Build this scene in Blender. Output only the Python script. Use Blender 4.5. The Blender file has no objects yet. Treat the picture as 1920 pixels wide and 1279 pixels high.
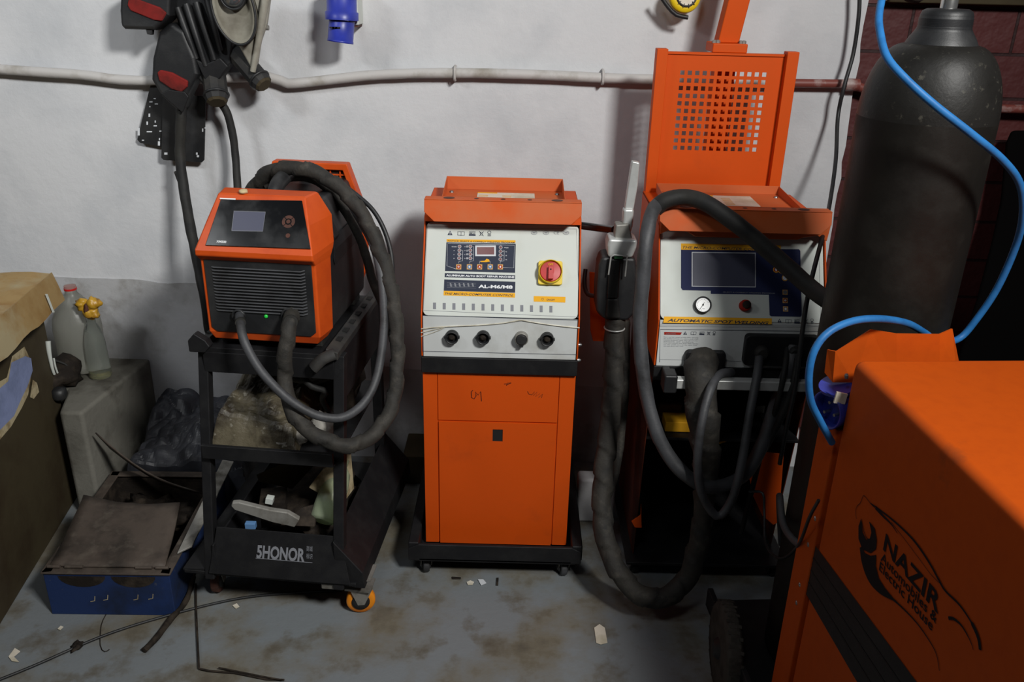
import bpy, bmesh, math, random
from mathutils import Vector, Matrix, noise
random.seed(7)
SC = bpy.context.scene
COL = SC.collection
PI = math.pi

# ------------------------------------------------------------------ camera
F = 1600.0
PITCH = math.atan(1600 / 3780)
ROLL = math.radians(1.44)
CAMZ = 1.6
cp, sp, cr, sr = math.cos(PITCH), math.sin(PITCH), math.cos(ROLL), math.sin(ROLL)
fw = Vector((0, cp, -sp)); U = Vector((0, sp, cp)); X = Vector((1, 0, 0))
right = X * cr + U * sr
up = U * cr - X * sr
cam = bpy.data.cameras.new('camera')
cam.lens = F / 1920 * 36; cam.sensor_width = 36; cam.sensor_fit = 'HORIZONTAL'
cam.clip_start = 0.02
co = bpy.data.objects.new('camera', cam); COL.objects.link(co)
m = Matrix((right, up, -fw)).transposed().to_4x4(); m.translation = Vector((0, 0, CAMZ))
co.matrix_world = m
SC.camera = co

# ------------------------------------------------------------------ world, lamps, exposure
SC.view_settings.view_transform = 'Standard'
SC.view_settings.look = 'None'
SC.view_settings.gamma = 1
SC.view_settings.use_curve_mapping = False
SC.view_settings.exposure = -0.68
w = bpy.data.worlds.new('world'); SC.world = w; w.use_nodes = True
bg = w.node_tree.nodes['Background']
bg.inputs[0].default_value = (0.75, 0.82, 1.0, 1); bg.inputs[1].default_value = 0.03


def area(name, loc, target, sx, sy, power, col, spread):
    l = bpy.data.lights.new(name, 'AREA'); l.shape = 'RECTANGLE'; l.size = sx; l.size_y = sy
    l.energy = power; l.color = col
    o = bpy.data.objects.new(name, l); COL.objects.link(o); o.location = loc
    o.rotation_euler = (Vector(target) - Vector(loc)).to_track_quat('-Z', 'Y').to_euler()
    l.spread = spread
    return o


area('ceiling_lamp', (1.3, -0.35, 3.0), (-1.3, 2.6, 1.0), 0.5, 0.35, 88, (1.0, 0.99, 0.96), 2.1)
area('fill_light_left', (-2.2, 0.5, 2.8), (-1.3, 2.68, 1.4), 0.6, 0.3, 9, (0.95, 0.98, 1.0), 1.5)  # added fill, brightens the left part of the wall
area('fill_light_middle', (-0.4, 0.2, 3.0), (-0.1, 2.4, 0.6), 0.5, 0.3, 6, (0.95, 0.98, 1.0), 2.4)  # added fill, lifts the wall shade between welder and centre machine


# ------------------------------------------------------------------ helpers


def ray(px, py):
    u = px - 960; v = py - 639.5
    a = u * cr + v * sr; b = -u * sr + v * cr
    return Vector((a, F * cp - b * sp, -F * sp - b * cp))


def W(px, py, Y=None, Z=None, Xv=None):
    """the point of the place that lies on a given vertical plane, floor height or side plane"""
    d = ray(px, py)
    if Y is not None: t = Y / d.y
    elif Z is not None: t = (Z - CAMZ) / d.z
    else: t = Xv / d.x
    return Vector((0, 0, CAMZ)) + d * t


def onplane(px, py, O, n):
    d = ray(px, py); C = Vector((0, 0, CAMZ))
    return C + d * ((O - C).dot(n) / d.dot(n))


def S(r, g, b):
    f = lambda c: ((c / 255 + 0.055) / 1.055) ** 2.4 if c > 10 else c / 255 / 12.92
    return (f(r), f(g), f(b), 1)


MATS = {}


def mat(name, col, rough=0.5, metal=0.0, col2=None, nscale=8, lo=0.45, hi=0.65, bump=0.0, bscale=60,
        trans=0.0, alpha=1.0, emit=None, es=0.0, spec=0.5, coat=0.0, col3=None, n3=2.5, lo3=0.5, hi3=0.7, rvar=0.0):
    m = bpy.data.materials.new(name); m.use_nodes = True
    nt = m.node_tree; p = nt.nodes['Principled BSDF']
    p.inputs['Roughness'].default_value = rough; p.inputs['Metallic'].default_value = metal
    p.inputs['Base Color'].default_value = col
    p.inputs['Specular IOR Level'].default_value = spec
    p.inputs['Coat Weight'].default_value = coat
    if trans: p.inputs['Transmission Weight'].default_value = trans; p.inputs['IOR'].default_value = 1.3
    if alpha < 1: p.inputs['Alpha'].default_value = alpha
    if emit: p.inputs['Emission Color'].default_value = emit; p.inputs['Emission Strength'].default_value = es
    tc = nt.nodes.new('ShaderNodeTexCoord')

    def nz(scale, det=6, rgh=0.6):
        n = nt.nodes.new('ShaderNodeTexNoise'); n.inputs['Scale'].default_value = scale
        n.inputs['Detail'].default_value = det; n.inputs['Roughness'].default_value = rgh
        nt.links.new(tc.outputs['Object'], n.inputs['Vector']); return n

    def ramp(n, a, b):
        r = nt.nodes.new('ShaderNodeMapRange'); r.inputs[1].default_value = a; r.inputs[2].default_value = b
        nt.links.new(n.outputs['Fac'], r.inputs[0]); return r
    out = None
    if col2:
        r = ramp(nz(nscale), lo, hi)
        mx = nt.nodes.new('ShaderNodeMix'); mx.data_type = 'RGBA'
        mx.inputs[6].default_value = col; mx.inputs[7].default_value = col2
        nt.links.new(r.outputs[0], mx.inputs[0]); out = mx.outputs[2]
        if rvar:
            rr = nt.nodes.new('ShaderNodeMapRange'); rr.inputs[3].default_value = rough; rr.inputs[4].default_value = min(1, rough + rvar)
            nt.links.new(r.outputs[0], rr.inputs[0]); nt.links.new(rr.outputs[0], p.inputs['Roughness'])
        if col3:
            r3 = ramp(nz(n3), lo3, hi3)
            m3 = nt.nodes.new('ShaderNodeMix'); m3.data_type = 'RGBA'
            nt.links.new(out, m3.inputs[6]); m3.inputs[7].default_value = col3
            nt.links.new(r3.outputs[0], m3.inputs[0]); out = m3.outputs[2]
        nt.links.new(out, p.inputs['Base Color'])
    if bump:
        b = nt.nodes.new('ShaderNodeBump'); b.inputs['Strength'].default_value = bump; b.inputs['Distance'].default_value = 0.004
        nt.links.new(nz(bscale, 8, 0.65).outputs['Fac'], b.inputs['Height']); nt.links.new(b.outputs[0], p.inputs['Normal'])
    MATS[name] = m
    return m


def _crush(p, amp, fr, seed):
    q = Vector(p) * fr + Vector((seed, seed * 2.3, 0))
    n1 = abs(noise.noise(q)); n2 = abs(noise.noise(q * 2.3 + Vector((5, 1, 2)))); n3 = abs(noise.noise(q * 5.1))
    return amp * (n1 * 1.0 + n2 * 0.5 + n3 * 0.22 - 0.35)


class MB:
    """collects shapes into one mesh"""

    def __init__(s, M=None):
        s.v = []; s.f = []; s.mi = []; s.sm = []; s.M = M or Matrix.Identity(4); s.mats = []

    def add(s, vs, fs, mt, smooth=False, raw=False):
        o = len(s.v)
        s.v += [Vector(v) if raw else s.M @ Vector(v) for v in vs]
        if mt not in s.mats: s.mats.append(mt)
        k = s.mats.index(mt)
        for f in fs: s.f.append([i + o for i in f]); s.mi.append(k); s.sm.append(smooth)
        return s

    def box(s, x0, x1, y0, y1, z0, z1, mt, M=None):
        vs = [Vector((x, y, z)) for z in (z0, z1) for y in (y0, y1) for x in (x0, x1)]
        if M: vs = [M @ v for v in vs]
        return s.add(vs, [(0, 2, 3, 1), (4, 5, 7, 6), (0, 1, 5, 4), (2, 6, 7, 3), (0, 4, 6, 2), (1, 3, 7, 5)], mt)

    def prism(s, pts, ax, a0, a1, mt):
        n = len(pts)
        def mk(p, a):
            return (a, p[0], p[1]) if ax == 'x' else (p[0], a, p[1]) if ax == 'y' else (p[0], p[1], a)
        vs = [mk(p, a0) for p in pts] + [mk(p, a1) for p in pts]
        fs = [tuple(range(n))[::-1], tuple(range(n, 2 * n))] + [(i, (i + 1) % n, (i + 1) % n + n, i + n) for i in range(n)]
        return s.add(vs, fs, mt)

    def slab(s, pts, off, mt):
        """closed outline of 3-D points thickened by a vector"""
        n = len(pts); off = Vector(off)
        vs = [Vector(p) for p in pts] + [Vector(p) + off for p in pts]
        fs = [tuple(range(n))[::-1], tuple(range(n, 2 * n))] + [(i, (i + 1) % n, (i + 1) % n + n, i + n) for i in range(n)]
        return s.add(vs, fs, mt)

    def lathe(s, prof, p0, axis, mt, n=24, cap=True, smooth=True):
        """prof: (radius, distance along axis)"""
        a = Vector(axis).normalized(); t = a.orthogonal().normalized(); b = a.cross(t); p0 = Vector(p0)
        vs = []; fs = []
        for r, h in prof:
            for k in range(n):
                an = 2 * PI * k / n
                vs.append(p0 + a * h + (t * math.cos(an) + b * math.sin(an)) * r)
        for i in range(len(prof) - 1):
            for k in range(n):
                k2 = (k + 1) % n
                fs.append((i * n + k, i * n + k2, (i + 1) * n + k2, (i + 1) * n + k))
        s.add(vs, fs, mt, smooth)
        if cap:
            s.add(vs[:n], [tuple(range(n))[::-1]], mt); s.add(vs[-n:], [tuple(range(n))], mt)
        return s

    def cyl(s, p0, p1, r, mt, n=20, r2=None):
        d = Vector(p1) - Vector(p0)
        return s.lathe([(r, 0), (r2 if r2 is not None else r, d.length)], p0, d, mt, n)

    def torus(s, c, axis, R, r, mt, n=28, k=10):
        a = Vector(axis).normalized(); t = a.orthogonal().normalized(); b = a.cross(t); c = Vector(c); vs = []; fs = []
        for i in range(n):
            an = 2 * PI * i / n; d = t * math.cos(an) + b * math.sin(an)
            for j in range(k):
                bn = 2 * PI * j / k
                vs.append(c + d * (R + r * math.cos(bn)) + a * r * math.sin(bn))
        for i in range(n):
            for j in range(k):
                i2 = (i + 1) % n; j2 = (j + 1) % k
                fs.append((i * k + j, i2 * k + j, i2 * k + j2, i * k + j2))
        return s.add(vs, fs, mt, True)

    def tube(s, pts, r, mt, n=12, step=0.012, wrap=0.0, wlen=0.07, rough=0.0, smoothpath=True, seed=0, flat=1.0, raw=False):
        pts = [Vector(p) for p in pts]
        P = catmull(pts, step) if smoothpath and len(pts) > 2 else resample(pts, step if len(pts) > 2 else 9)
        if not smoothpath: P = pts
        t0 = (P[1] - P[0]).normalized(); nrm = t0.orthogonal().normalized(); vs = []; fs = []; L = 0
        rr = r if callable(r) else (lambda u: r)
        tot = sum((P[i + 1] - P[i]).length for i in range(len(P) - 1)) or 1
        for i, p in enumerate(P):
            t = (P[min(i + 1, len(P) - 1)] - P[max(i - 1, 0)]).normalized()
            nrm = (nrm - t * nrm.dot(t)).normalized(); b = t.cross(nrm)
            if i: L += (p - P[i - 1]).length
            for k in range(n):
                an = 2 * PI * k / n; q = rr(L / tot)
                if wrap:
                    ph = (L / wlen + k / n) % 1.0
                    q *= 1 + wrap * (ph - 0.5)
                if rough:
                    q *= 1 + rough * noise.noise(Vector((L * 22 + seed * 7.3, math.cos(an) * 1.3, math.sin(an) * 1.3)))
                vs.append(p + nrm * math.cos(an) * q + b * math.sin(an) * q * flat)
        for i in range(len(P) - 1):
            for k in range(n):
                k2 = (k + 1) % n
                fs.append((i * n + k, i * n + k2, (i + 1) * n + k2, (i + 1) * n + k))
        s.add(vs, fs, mt, True, raw)
        s.add(vs[:n], [tuple(range(n))[::-1]], mt, False, raw); s.add(vs[-n:], [tuple(range(n))], mt, False, raw)
        return s

    def blob(s, c, rad, mt, amp=0.25, fr=9, sub=3, seed=0, flatb=None, rid=False):
        bm = bmesh.new(); bmesh.ops.create_icosphere(bm, subdivisions=sub, radius=1)
        c = Vector(c)
        for v in bm.verts:
            d = v.co.copy(); p = Vector((d.x * rad[0], d.y * rad[1], d.z * rad[2]))
            nn = noise.fractal(p * fr + Vector((seed * 3.1, seed, 0)), 0.7, 2.0, 4)
            if rid: nn = 0.5 - abs(nn) * 2
            p *= 1 + amp * nn
            if flatb is not None: p.z = max(p.z, flatb)
            v.co = p + c
        vs = [v.co.copy() for v in bm.verts]; fs = [[v.index for v in f.verts] for f in bm.faces]
        bm.free()
        return s.add(vs, fs, mt, not rid)

    def crumple(s, cx, cy, z0, sx, sy, top, mt, amp=0.03, fr=8, seed=0, n=34, edge=0.5):
        """a crumpled bag lying on something: creased top surface falling away to its rim; top(u,v) gives the height"""
        vs = []; fs = []
        for j in range(n + 1):
            for i in range(n + 1):
                u = i / n * 2 - 1; v = j / n * 2 - 1
                r_ = min(1.0, max(abs(u), abs(v))); k_ = 1 - max(0.0, (r_ - edge) / (1 - edge)) ** 2
                a_ = 1 + 0.12 * noise.noise(Vector((u * 2, v * 2, seed)))
                x = cx + u * sx * a_; y = cy + v * sy * a_
                z_ = z0 + k_ * (top(u, v) + _crush((x, y, 0), amp, fr, seed)) if r_ < 1 else z0
                vs.append((x, y, max(z0, z_)))
        for j in range(n):
            for i in range(n): a = j * (n + 1) + i; fs.append((a, a + 1, a + n + 2, a + n + 1))
        s.add(vs, fs, mt, False)
        rim = [j * (n + 1) for j in range(n, 0, -1)] + list(range(n)) + [j * (n + 1) + n for j in range(n)] + [n * (n + 1) + i for i in range(n, 0, -1)]
        s.add([vs[i] for i in rim], [tuple(range(len(rim)))], mt, False)
        return s

    def plate(s, T, pts, mt, h=0.0006):
        """flat printed shape; pts 2-D in frame T (x right, y up, z out)"""
        vs = [T @ Vector((p[0], p[1], h)) for p in pts]
        return s.add(vs, [tuple(range(len(vs)))], mt, False, True)

    def rect(s, T, x0, x1, y0, y1, mt, h=0.0006):
        return s.plate(T, [(x0, y0), (x1, y0), (x1, y1), (x0, y1)], mt, h)

    def disc(s, T, x, y, r, mt, h=0.0006, n=20):
        return s.plate(T, [(x + r * math.cos(2 * PI * k / n), y + r * math.sin(2 * PI * k / n)) for k in range(n)], mt, h)

    def line(s, T, pts, wd, mt, h=0.0008, taper=False):
        """a drawn stroke"""
        n = len(pts); L = []; R = []
        for i, p in enumerate(pts):
            a = Vector(pts[max(i - 1, 0)]); b = Vector(pts[min(i + 1, n - 1)]); d = (b - a).normalized(); q = Vector((-d.y, d.x))
            ww = wd(i / (n - 1)) / 2 if callable(wd) else wd / 2
            L.append(Vector(p) + q * ww); R.append(Vector(p) - q * ww)
        vs = [T @ Vector((p.x, p.y, h)) for p in L + R]
        return s.add(vs, [(i + n, i + 1 + n, i + 1, i) for i in range(n - 1)], mt, False, True)

    def text(s, T, body, x, y, size, mt, h=0.0009, width=None, shear=0.0, bold=0.0, al='LEFT', rot=0.0, spacing=1.0):
        c = bpy.data.curves.new('t', 'FONT'); c.body = body; c.size = size; c.shear = shear; c.offset = bold * size
        c.align_x = al; c.space_character = spacing; c.resolution_u = 3
        o = bpy.data.objects.new('t', c); me = bpy.data.meshes.new_from_object(o)
        vs = [v.co.copy() for v in me.vertices]; fs = [list(p.vertices) for p in me.polygons]
        if vs:
            x0 = min(v.x for v in vs); x1 = max(v.x for v in vs)
            k = 1.0
            if width: k = width / (x1 - x0); x00 = x0 if al == 'LEFT' else (x0 + x1) / 2
            R2 = Matrix.Rotation(rot, 4, 'Z')
            out = []
            for v in vs:
                xx = ((v.x - x00) * k) if width else v.x
                q = R2 @ Vector((xx, v.y, 0))
                out.append(T @ Vector((x + q.x, y + q.y, h)))
            s.add(out, fs, mt, False, True)
        bpy.data.objects.remove(o); bpy.data.curves.remove(c); bpy.data.meshes.remove(me)
        return s

    def build(s, name, parent=None, bevel=0.0, origin=None, solid=0.0, seg=2):
        if parent is not None: org = Vector(parent['_o'])
        elif origin is not None: org = Vector(origin)
        else:
            mn = [min(v[i] for v in s.v) for i in range(3)]; mx_ = [max(v[i] for v in s.v) for i in range(3)]
            org = Vector(((mn[0] + mx_[0]) / 2, (mn[1] + mx_[1]) / 2, mn[2]))
        me = bpy.data.meshes.new(name); me.from_pydata([v - org for v in s.v], [], s.f)
        for mt in s.mats: me.materials.append(MATS[mt])
        me.polygons.foreach_set('material_index', s.mi); me.polygons.foreach_set('use_smooth', s.sm)
        me.update()
        o = bpy.data.objects.new(name, me); COL.objects.link(o)
        o['_o'] = tuple(org)
        if parent is not None: o.parent = parent
        else: o.location = org
        if solid:
            q = o.modifiers.new('solid', 'SOLIDIFY'); q.thickness = solid; q.offset = -1
        if bevel:
            b = o.modifiers.new('bevel', 'BEVEL'); b.width = bevel; b.segments = seg; b.limit_method = 'ANGLE'; b.angle_limit = 0.7
            b.harden_normals = True
        return o


def catmull(pts, step):
    P = [pts[0] * 2 - pts[1]] + pts + [pts[-1] * 2 - pts[-2]]; out = []
    for i in range(1, len(P) - 2):
        a, b, c, d = P[i - 1:i + 3]
        n = max(2, int((c - b).length / step))
        for k in range(n):
            t = k / n
            out.append(0.5 * ((2 * b) + (c - a) * t + (2 * a - 5 * b + 4 * c - d) * t * t + (3 * b - a - 3 * c + d) * t ** 3))
    out.append(pts[-1]); return out


def resample(pts, step):
    out = []
    for a, b in zip(pts, pts[1:]):
        n = max(1, int((b - a).length / step))
        out += [a.lerp(b, k / n) for k in range(n)]
    return out + [pts[-1]]


def thing(name, label, cat, loc, group=None):
    o = bpy.data.objects.new(name, None); COL.objects.link(o); o.location = loc; o.empty_display_size = 0.05
    o['_o'] = tuple(loc); return tag(o, label, cat, group)


def tag(o, label, cat, group=None, kind=None):
    o['label'] = label; o['category'] = cat
    if group: o['group'] = group
    if kind: o['kind'] = kind
    return o


def struct(o):
    o['kind'] = 'structure'; return o


def rrect(x0, x1, y0, y1, r, n=5):
    out = []
    for cx, cy, a0 in ((x1 - r, y1 - r, 0), (x0 + r, y1 - r, PI / 2), (x0 + r, y0 + r, PI), (x1 - r, y0 + r, 1.5 * PI)):
        for k in range(n + 1):
            a = a0 + PI / 2 * k / n; out.append((cx + r * math.cos(a), cy + r * math.sin(a)))
    return out


def frame(O, ex, ey):
    ex = Vector(ex).normalized(); ey = Vector(ey).normalized(); ez = ex.cross(ey)
    M = Matrix((ex, ey, ez)).transposed().to_4x4(); M.translation = Vector(O); return M


def to2(T, px, py):
    """photo pixel to coordinates on the plane of frame T"""
    O = T.translation; n = T.col[2].to_3d(); p = onplane(px, py, O, n); q = T.inverted() @ p
    return (q.x, q.y)


# ------------------------------------------------------------------ materials
mat('plaster', S(202, 203, 205), 0.8, col2=S(188, 190, 193), nscale=3, bump=0.55, bscale=26, col3=S(210, 210, 211), n3=1.4, spec=0.2)
mat('cement', S(172, 172, 173), 0.85, col2=S(140, 138, 134), nscale=6, lo=0.5, hi=0.66, bump=0.6, bscale=30, col3=S(186, 187, 190), n3=2.4, lo3=0.45, hi3=0.6, spec=0.2)
mat('ledge_cement', S(112, 110, 102), 0.85, col2=S(76, 73, 66), nscale=7, bump=0.6, bscale=30, col3=S(128, 126, 118), n3=2, spec=0.2)
mat('yellow_film', S(196, 152, 44), 0.4, col2=S(150, 104, 30), nscale=20)
mat('dark_green', S(20, 66, 36), 0.5)
mat('floor_paint', S(118, 123, 126), 0.7, col2=S(110, 104, 90), nscale=4.5, lo=0.42, hi=0.62, bump=0.35, bscale=45, col3=S(88, 82, 72), n3=9, lo3=0.52, hi3=0.72, rvar=0.2, spec=0.3)
mat('orange', S(204, 77, 13), 0.55, col2=S(202, 77, 13), nscale=70, bump=0.03, bscale=700, col3=S(176, 68, 20), n3=5, lo3=0.58, hi3=0.85, spec=0.2)
mat('orange_cabinet_paint', S(186, 76, 12), 0.6, col2=S(181, 73, 12), nscale=40, bump=0.03, bscale=600, col3=S(140, 64, 26), n3=9, lo3=0.66, hi3=0.80, spec=0.15)
mat('orange_dusty', S(194, 98, 54), 0.6, col2=S(200, 84, 28), nscale=6, bump=0.04, bscale=500, spec=0.25)
mat('orange_gloss', S(200, 78, 22), 0.42, col2=S(186, 68, 18), nscale=12, spec=0.35)
mat('black_metal', S(22, 22, 24), 0.55, col2=S(30, 30, 31), nscale=20, bump=0.1, bscale=400, spec=0.3)
mat('black_dusty', S(32, 32, 33), 0.7, col2=S(64, 61, 55), nscale=7, lo=0.5, hi=0.75, bump=0.1)
mat('black_plastic', S(26, 27, 29), 0.5, col2=S(50, 50, 50), nscale=9, lo=0.45, hi=0.75, bump=0.1, bscale=200)
mat('black_gloss', S(14, 15, 17), 0.16, col2=S(30, 30, 30), nscale=5, rvar=0.2)
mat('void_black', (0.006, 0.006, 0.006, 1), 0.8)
mat('rubber', S(30, 30, 30), 0.65, col2=S(44, 43, 40), nscale=14, bump=0.15, bscale=150, spec=0.3)
mat('rubber_grey', S(66, 67, 70), 0.55, col2=S(44, 44, 45), nscale=12, bump=0.2, bscale=120)
mat('sleeve', S(46, 43, 38), 0.75, col2=S(28, 27, 25), nscale=16, bump=0.5, bscale=70, col3=S(70, 66, 59), n3=26, lo3=0.55, hi3=0.75)
mat('white_panel', S(200, 205, 199), 0.5, col2=S(194, 197, 188), nscale=7, lo=0.5, hi=0.8, rvar=0.2, spec=0.3)
mat('white_panel_dirty', S(200, 203, 202), 0.4, col2=S(160, 156, 144), nscale=6, lo=0.5, hi=0.8)
mat('ink_navy', S(52, 57, 72), 0.65, spec=0.15)
mat('ink_navy_blue', S(38, 44, 78), 0.65, spec=0.15)
mat('ink_yellow', S(232, 170, 40), 0.65, spec=0.15)
mat('ink_black', S(24, 24, 28), 0.65, spec=0.15)
mat('ink_grey', S(128, 130, 136), 0.65, spec=0.15)
mat('ink_light', S(205, 208, 212), 0.65, spec=0.15)
mat('ink_white', S(228, 230, 232), 0.65, spec=0.15)
mat('ink_red', S(160, 42, 30), 0.65, spec=0.15)
mat('ink_blue', S(90, 130, 175), 0.65, spec=0.15)
mat('ink_tan', S(205, 160, 100), 0.65, spec=0.15)
mat('display_red', S(96, 22, 16), 0.25)
mat('yellow_plastic', S(226, 196, 24), 0.4, col2=S(206, 172, 24), nscale=12)
mat('red_plastic', S(186, 30, 28), 0.38, col2=S(160, 26, 24), nscale=10)
mat('red_reflector', S(122, 36, 33), 0.8, col2=S(76, 30, 27), nscale=14, lo=0.42, hi=0.68, bump=0.2, bscale=120, spec=0.15)
mat('steel', S(165, 166, 166), 0.35, 0.9, col2=S(110, 110, 108), nscale=10, rvar=0.25)
mat('steel_dull', S(150, 148, 142), 0.5, 0.5, col2=S(96, 92, 84), nscale=14, rvar=0.3)
mat('aluminium', S(196, 198, 196), 0.38, 0.35, col2=S(160, 162, 158), nscale=8)
mat('cylinder_paint', S(26, 24, 21), 0.5, col2=S(34, 32, 28), nscale=9, bump=0.15, bscale=38, col3=S(20, 19, 17), n3=3, rvar=0.2, spec=0.25)
mat('cylinder_dusty', S(30, 29, 27), 0.48, col2=S(23, 22, 20), nscale=14, bump=0.2, bscale=60, col3=S(72, 70, 62), n3=60, lo3=0.6, hi3=0.72, spec=0.3)
mat('blue_hose', S(40, 110, 172), 0.5, col2=S(34, 96, 154), nscale=30, spec=0.3)
mat('blue_plastic', S(46, 58, 160), 0.38, col2=S(40, 50, 138), nscale=12)
mat('blue_box', S(20, 44, 90), 0.65, col2=S(16, 30, 56), nscale=7, col3=S(84, 84, 76), n3=34, lo3=0.66, hi3=0.72, bump=0.2)
mat('brick_red', S(104, 40, 38), 0.65)
mat('old_wood', S(66, 58, 40), 0.75, col2=S(50, 38, 24), nscale=3, bump=0.2, bscale=30, col3=S(76, 70, 54), n3=1.4, lo3=0.5, hi3=0.7, spec=0.25)
mat('grease_board', S(78, 68, 60), 0.66, col2=S(50, 43, 37), nscale=10, bump=0.5, bscale=28, col3=S(96, 88, 78), n3=22, lo3=0.55, hi3=0.8)
mat('cardboard', S(158, 130, 82), 0.7, col2=S(140, 106, 56), nscale=7, bump=0.25, bscale=30, col3=S(164, 150, 116), n3=4, lo3=0.52, hi3=0.65)
mat('blue_paint_patch', S(136, 148, 188), 0.6, col2=S(118, 130, 166), nscale=10, bump=0.5, bscale=24)
mat('cream_putty', S(186, 172, 138), 0.7, col2=S(120, 100, 66), nscale=20, bump=0.6, bscale=50)
mat('clear_plastic', (0.85, 0.9, 0.88, 1), 0.12, trans=0.95, bump=0.2, bscale=40)
mat('hazy_plastic', (0.62, 0.62, 0.56, 1), 0.32, trans=0.8, bump=0.3, bscale=30)
mat('green_plastic', (0.62, 0.72, 0.5, 1), 0.25, trans=0.6, bump=0.3, bscale=30)
mat('amber_liquid', (0.55, 0.5, 0.2, 1), 0.1, trans=0.9)
mat('trash_bag', S(60, 62, 69), 0.42, col2=S(40, 41, 46), nscale=10, bump=0.3, bscale=16)
mat('dirty_bag', S(96, 89, 72), 0.42, col2=S(50, 43, 33), nscale=14, bump=0.8, bscale=40, col3=S(186, 182, 168), n3=30, lo3=0.6, hi3=0.74)
mat('white_rag', S(150, 146, 138), 0.7, col2=S(90, 86, 78), nscale=20, bump=0.6, bscale=60)
mat('junk_dark', S(34, 29, 25), 0.8, col2=S(60, 52, 44), nscale=22, bump=0.6, bscale=60, spec=0.2)
mat('junk_rust', S(84, 48, 36), 0.75, col2=S(50, 32, 26), nscale=20, bump=0.6, bscale=60)
mat('orange_shaded', S(84, 34, 18), 0.65, col2=S(46, 24, 17), nscale=7, spec=0.2)  # orange darkened so the left-facing side panels carry their shade in the colour
mat('wheel_orange', S(232, 140, 26), 0.4, col2=S(190, 100, 20), nscale=20)
mat('screen_grey', S(72, 74, 92), 0.4, spec=0.4)
mat('screen_dark', S(66, 68, 86), 0.5, col2=S(52, 53, 66), nscale=3, spec=0.35)
mat('led_green', S(30, 150, 50), 0.3, emit=S(40, 220, 70), es=0.5)
mat('pale_pipe', S(184, 181, 178), 0.6, col2=S(146, 140, 130), nscale=8, lo=0.5, hi=0.7, bump=0.25, bscale=40)
mat('red_pipe', S(120, 60, 52), 0.5, col2=S(168, 152, 148), nscale=12, lo=0.55, hi=0.7)
mat('beige_plastic', S(150, 147, 136), 0.5, col2=S(116, 111, 100), nscale=9)
mat('lens_glass', S(120, 124, 128), 0.08, metal=0.7)
mat('reflector_cup', S(128, 125, 113), 0.6, col2=S(96, 91, 80), nscale=9, spec=0.3)
mat('label_paper', S(216, 208, 192), 0.6, col2=S(190, 182, 160), nscale=14)
mat('gauge_face', S(206, 208, 206), 0.3)
mat('tape_tan', S(190, 170, 130), 0.6)
mat('chrome_thread', S(190, 190, 188), 0.25, 0.9)
mat('tread', S(70, 67, 62), 0.9, col2=S(54, 51, 47), nscale=20, bump=0.3, spec=0.15)
mat('shade_black', S(9, 8, 8), 0.95, spec=0.05)  # flat black for the added shade sheet
mat('film', (0.75, 0.72, 0.6, 1), 0.3, col2=S(150, 142, 122), nscale=12)

# brick material: real courses with a painted surface
bm_ = MATS['brick_red']; nt = bm_.node_tree
tc = nt.nodes.new('ShaderNodeTexCoord'); mp = nt.nodes.new('ShaderNodeMapping'); mp.inputs['Rotation'].default_value = (PI / 2, 0, 0)
bt = nt.nodes.new('ShaderNodeTexBrick'); bt.inputs['Scale'].default_value = 1.0
bt.inputs['Brick Width'].default_value = 0.31; bt.inputs['Row Height'].default_value = 0.128; bt.inputs['Mortar Size'].default_value = 0.005
bt.inputs['Mortar Smooth'].default_value = 0.3
bt.inputs['Color1'].default_value = S(84, 33, 32); bt.inputs['Color2'].default_value = S(74, 28, 28); bt.inputs['Mortar'].default_value = S(44, 18, 18)
nt.links.new(tc.outputs['Object'], mp.inputs['Vector']); nt.links.new(mp.outputs[0], bt.inputs['Vector'])
p_ = nt.nodes['Principled BSDF']; nt.links.new(bt.outputs['Color'], p_.inputs['Base Color'])
nz_ = nt.nodes.new('ShaderNodeTexNoise'); nz_.inputs['Scale'].default_value = 30; nt.links.new(tc.outputs['Object'], nz_.inputs['Vector'])
ma_ = nt.nodes.new('ShaderNodeMath'); ma_.operation = 'MULTIPLY_ADD'; ma_.inputs[1].default_value = -2.5; nt.links.new(bt.outputs['Fac'], ma_.inputs[0]); nt.links.new(nz_.outputs['Fac'], ma_.inputs[2])
bu_ = nt.nodes.new('ShaderNodeBump'); bu_.inputs['Strength'].default_value = 0.8; bu_.inputs['Distance'].default_value = 0.006
nt.links.new(ma_.outputs[0], bu_.inputs['Height']); nt.links.new(bu_.outputs[0], p_.inputs['Normal'])

# ------------------------------------------------------------------ room
YW = 2.68
fl = MB(); fl.box(-4, 4, -2.5, 3.2, -0.06, 0, 'floor_paint'); struct(fl.build('floor', origin=(0, 0, 0)))
# white plastered wall, its right edge uneven where the plaster stops over the brick
wl = MB()
edge = [(1.04, 0)]
z = 0.0
while z < 3.2:
    z += 0.05; edge.append((1.03 - 0.012 * z + 0.012 * noise.noise(Vector((z * 7, 0, 0))) + random.uniform(-0.003, 0.003), z))
wl.prism([(-4, 0)] + edge + [(-4, 3.2)], 'y', YW, YW + 0.03, 'plaster')
struct(wl.build('wall_back', origin=(0, YW, 0)))
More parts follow.
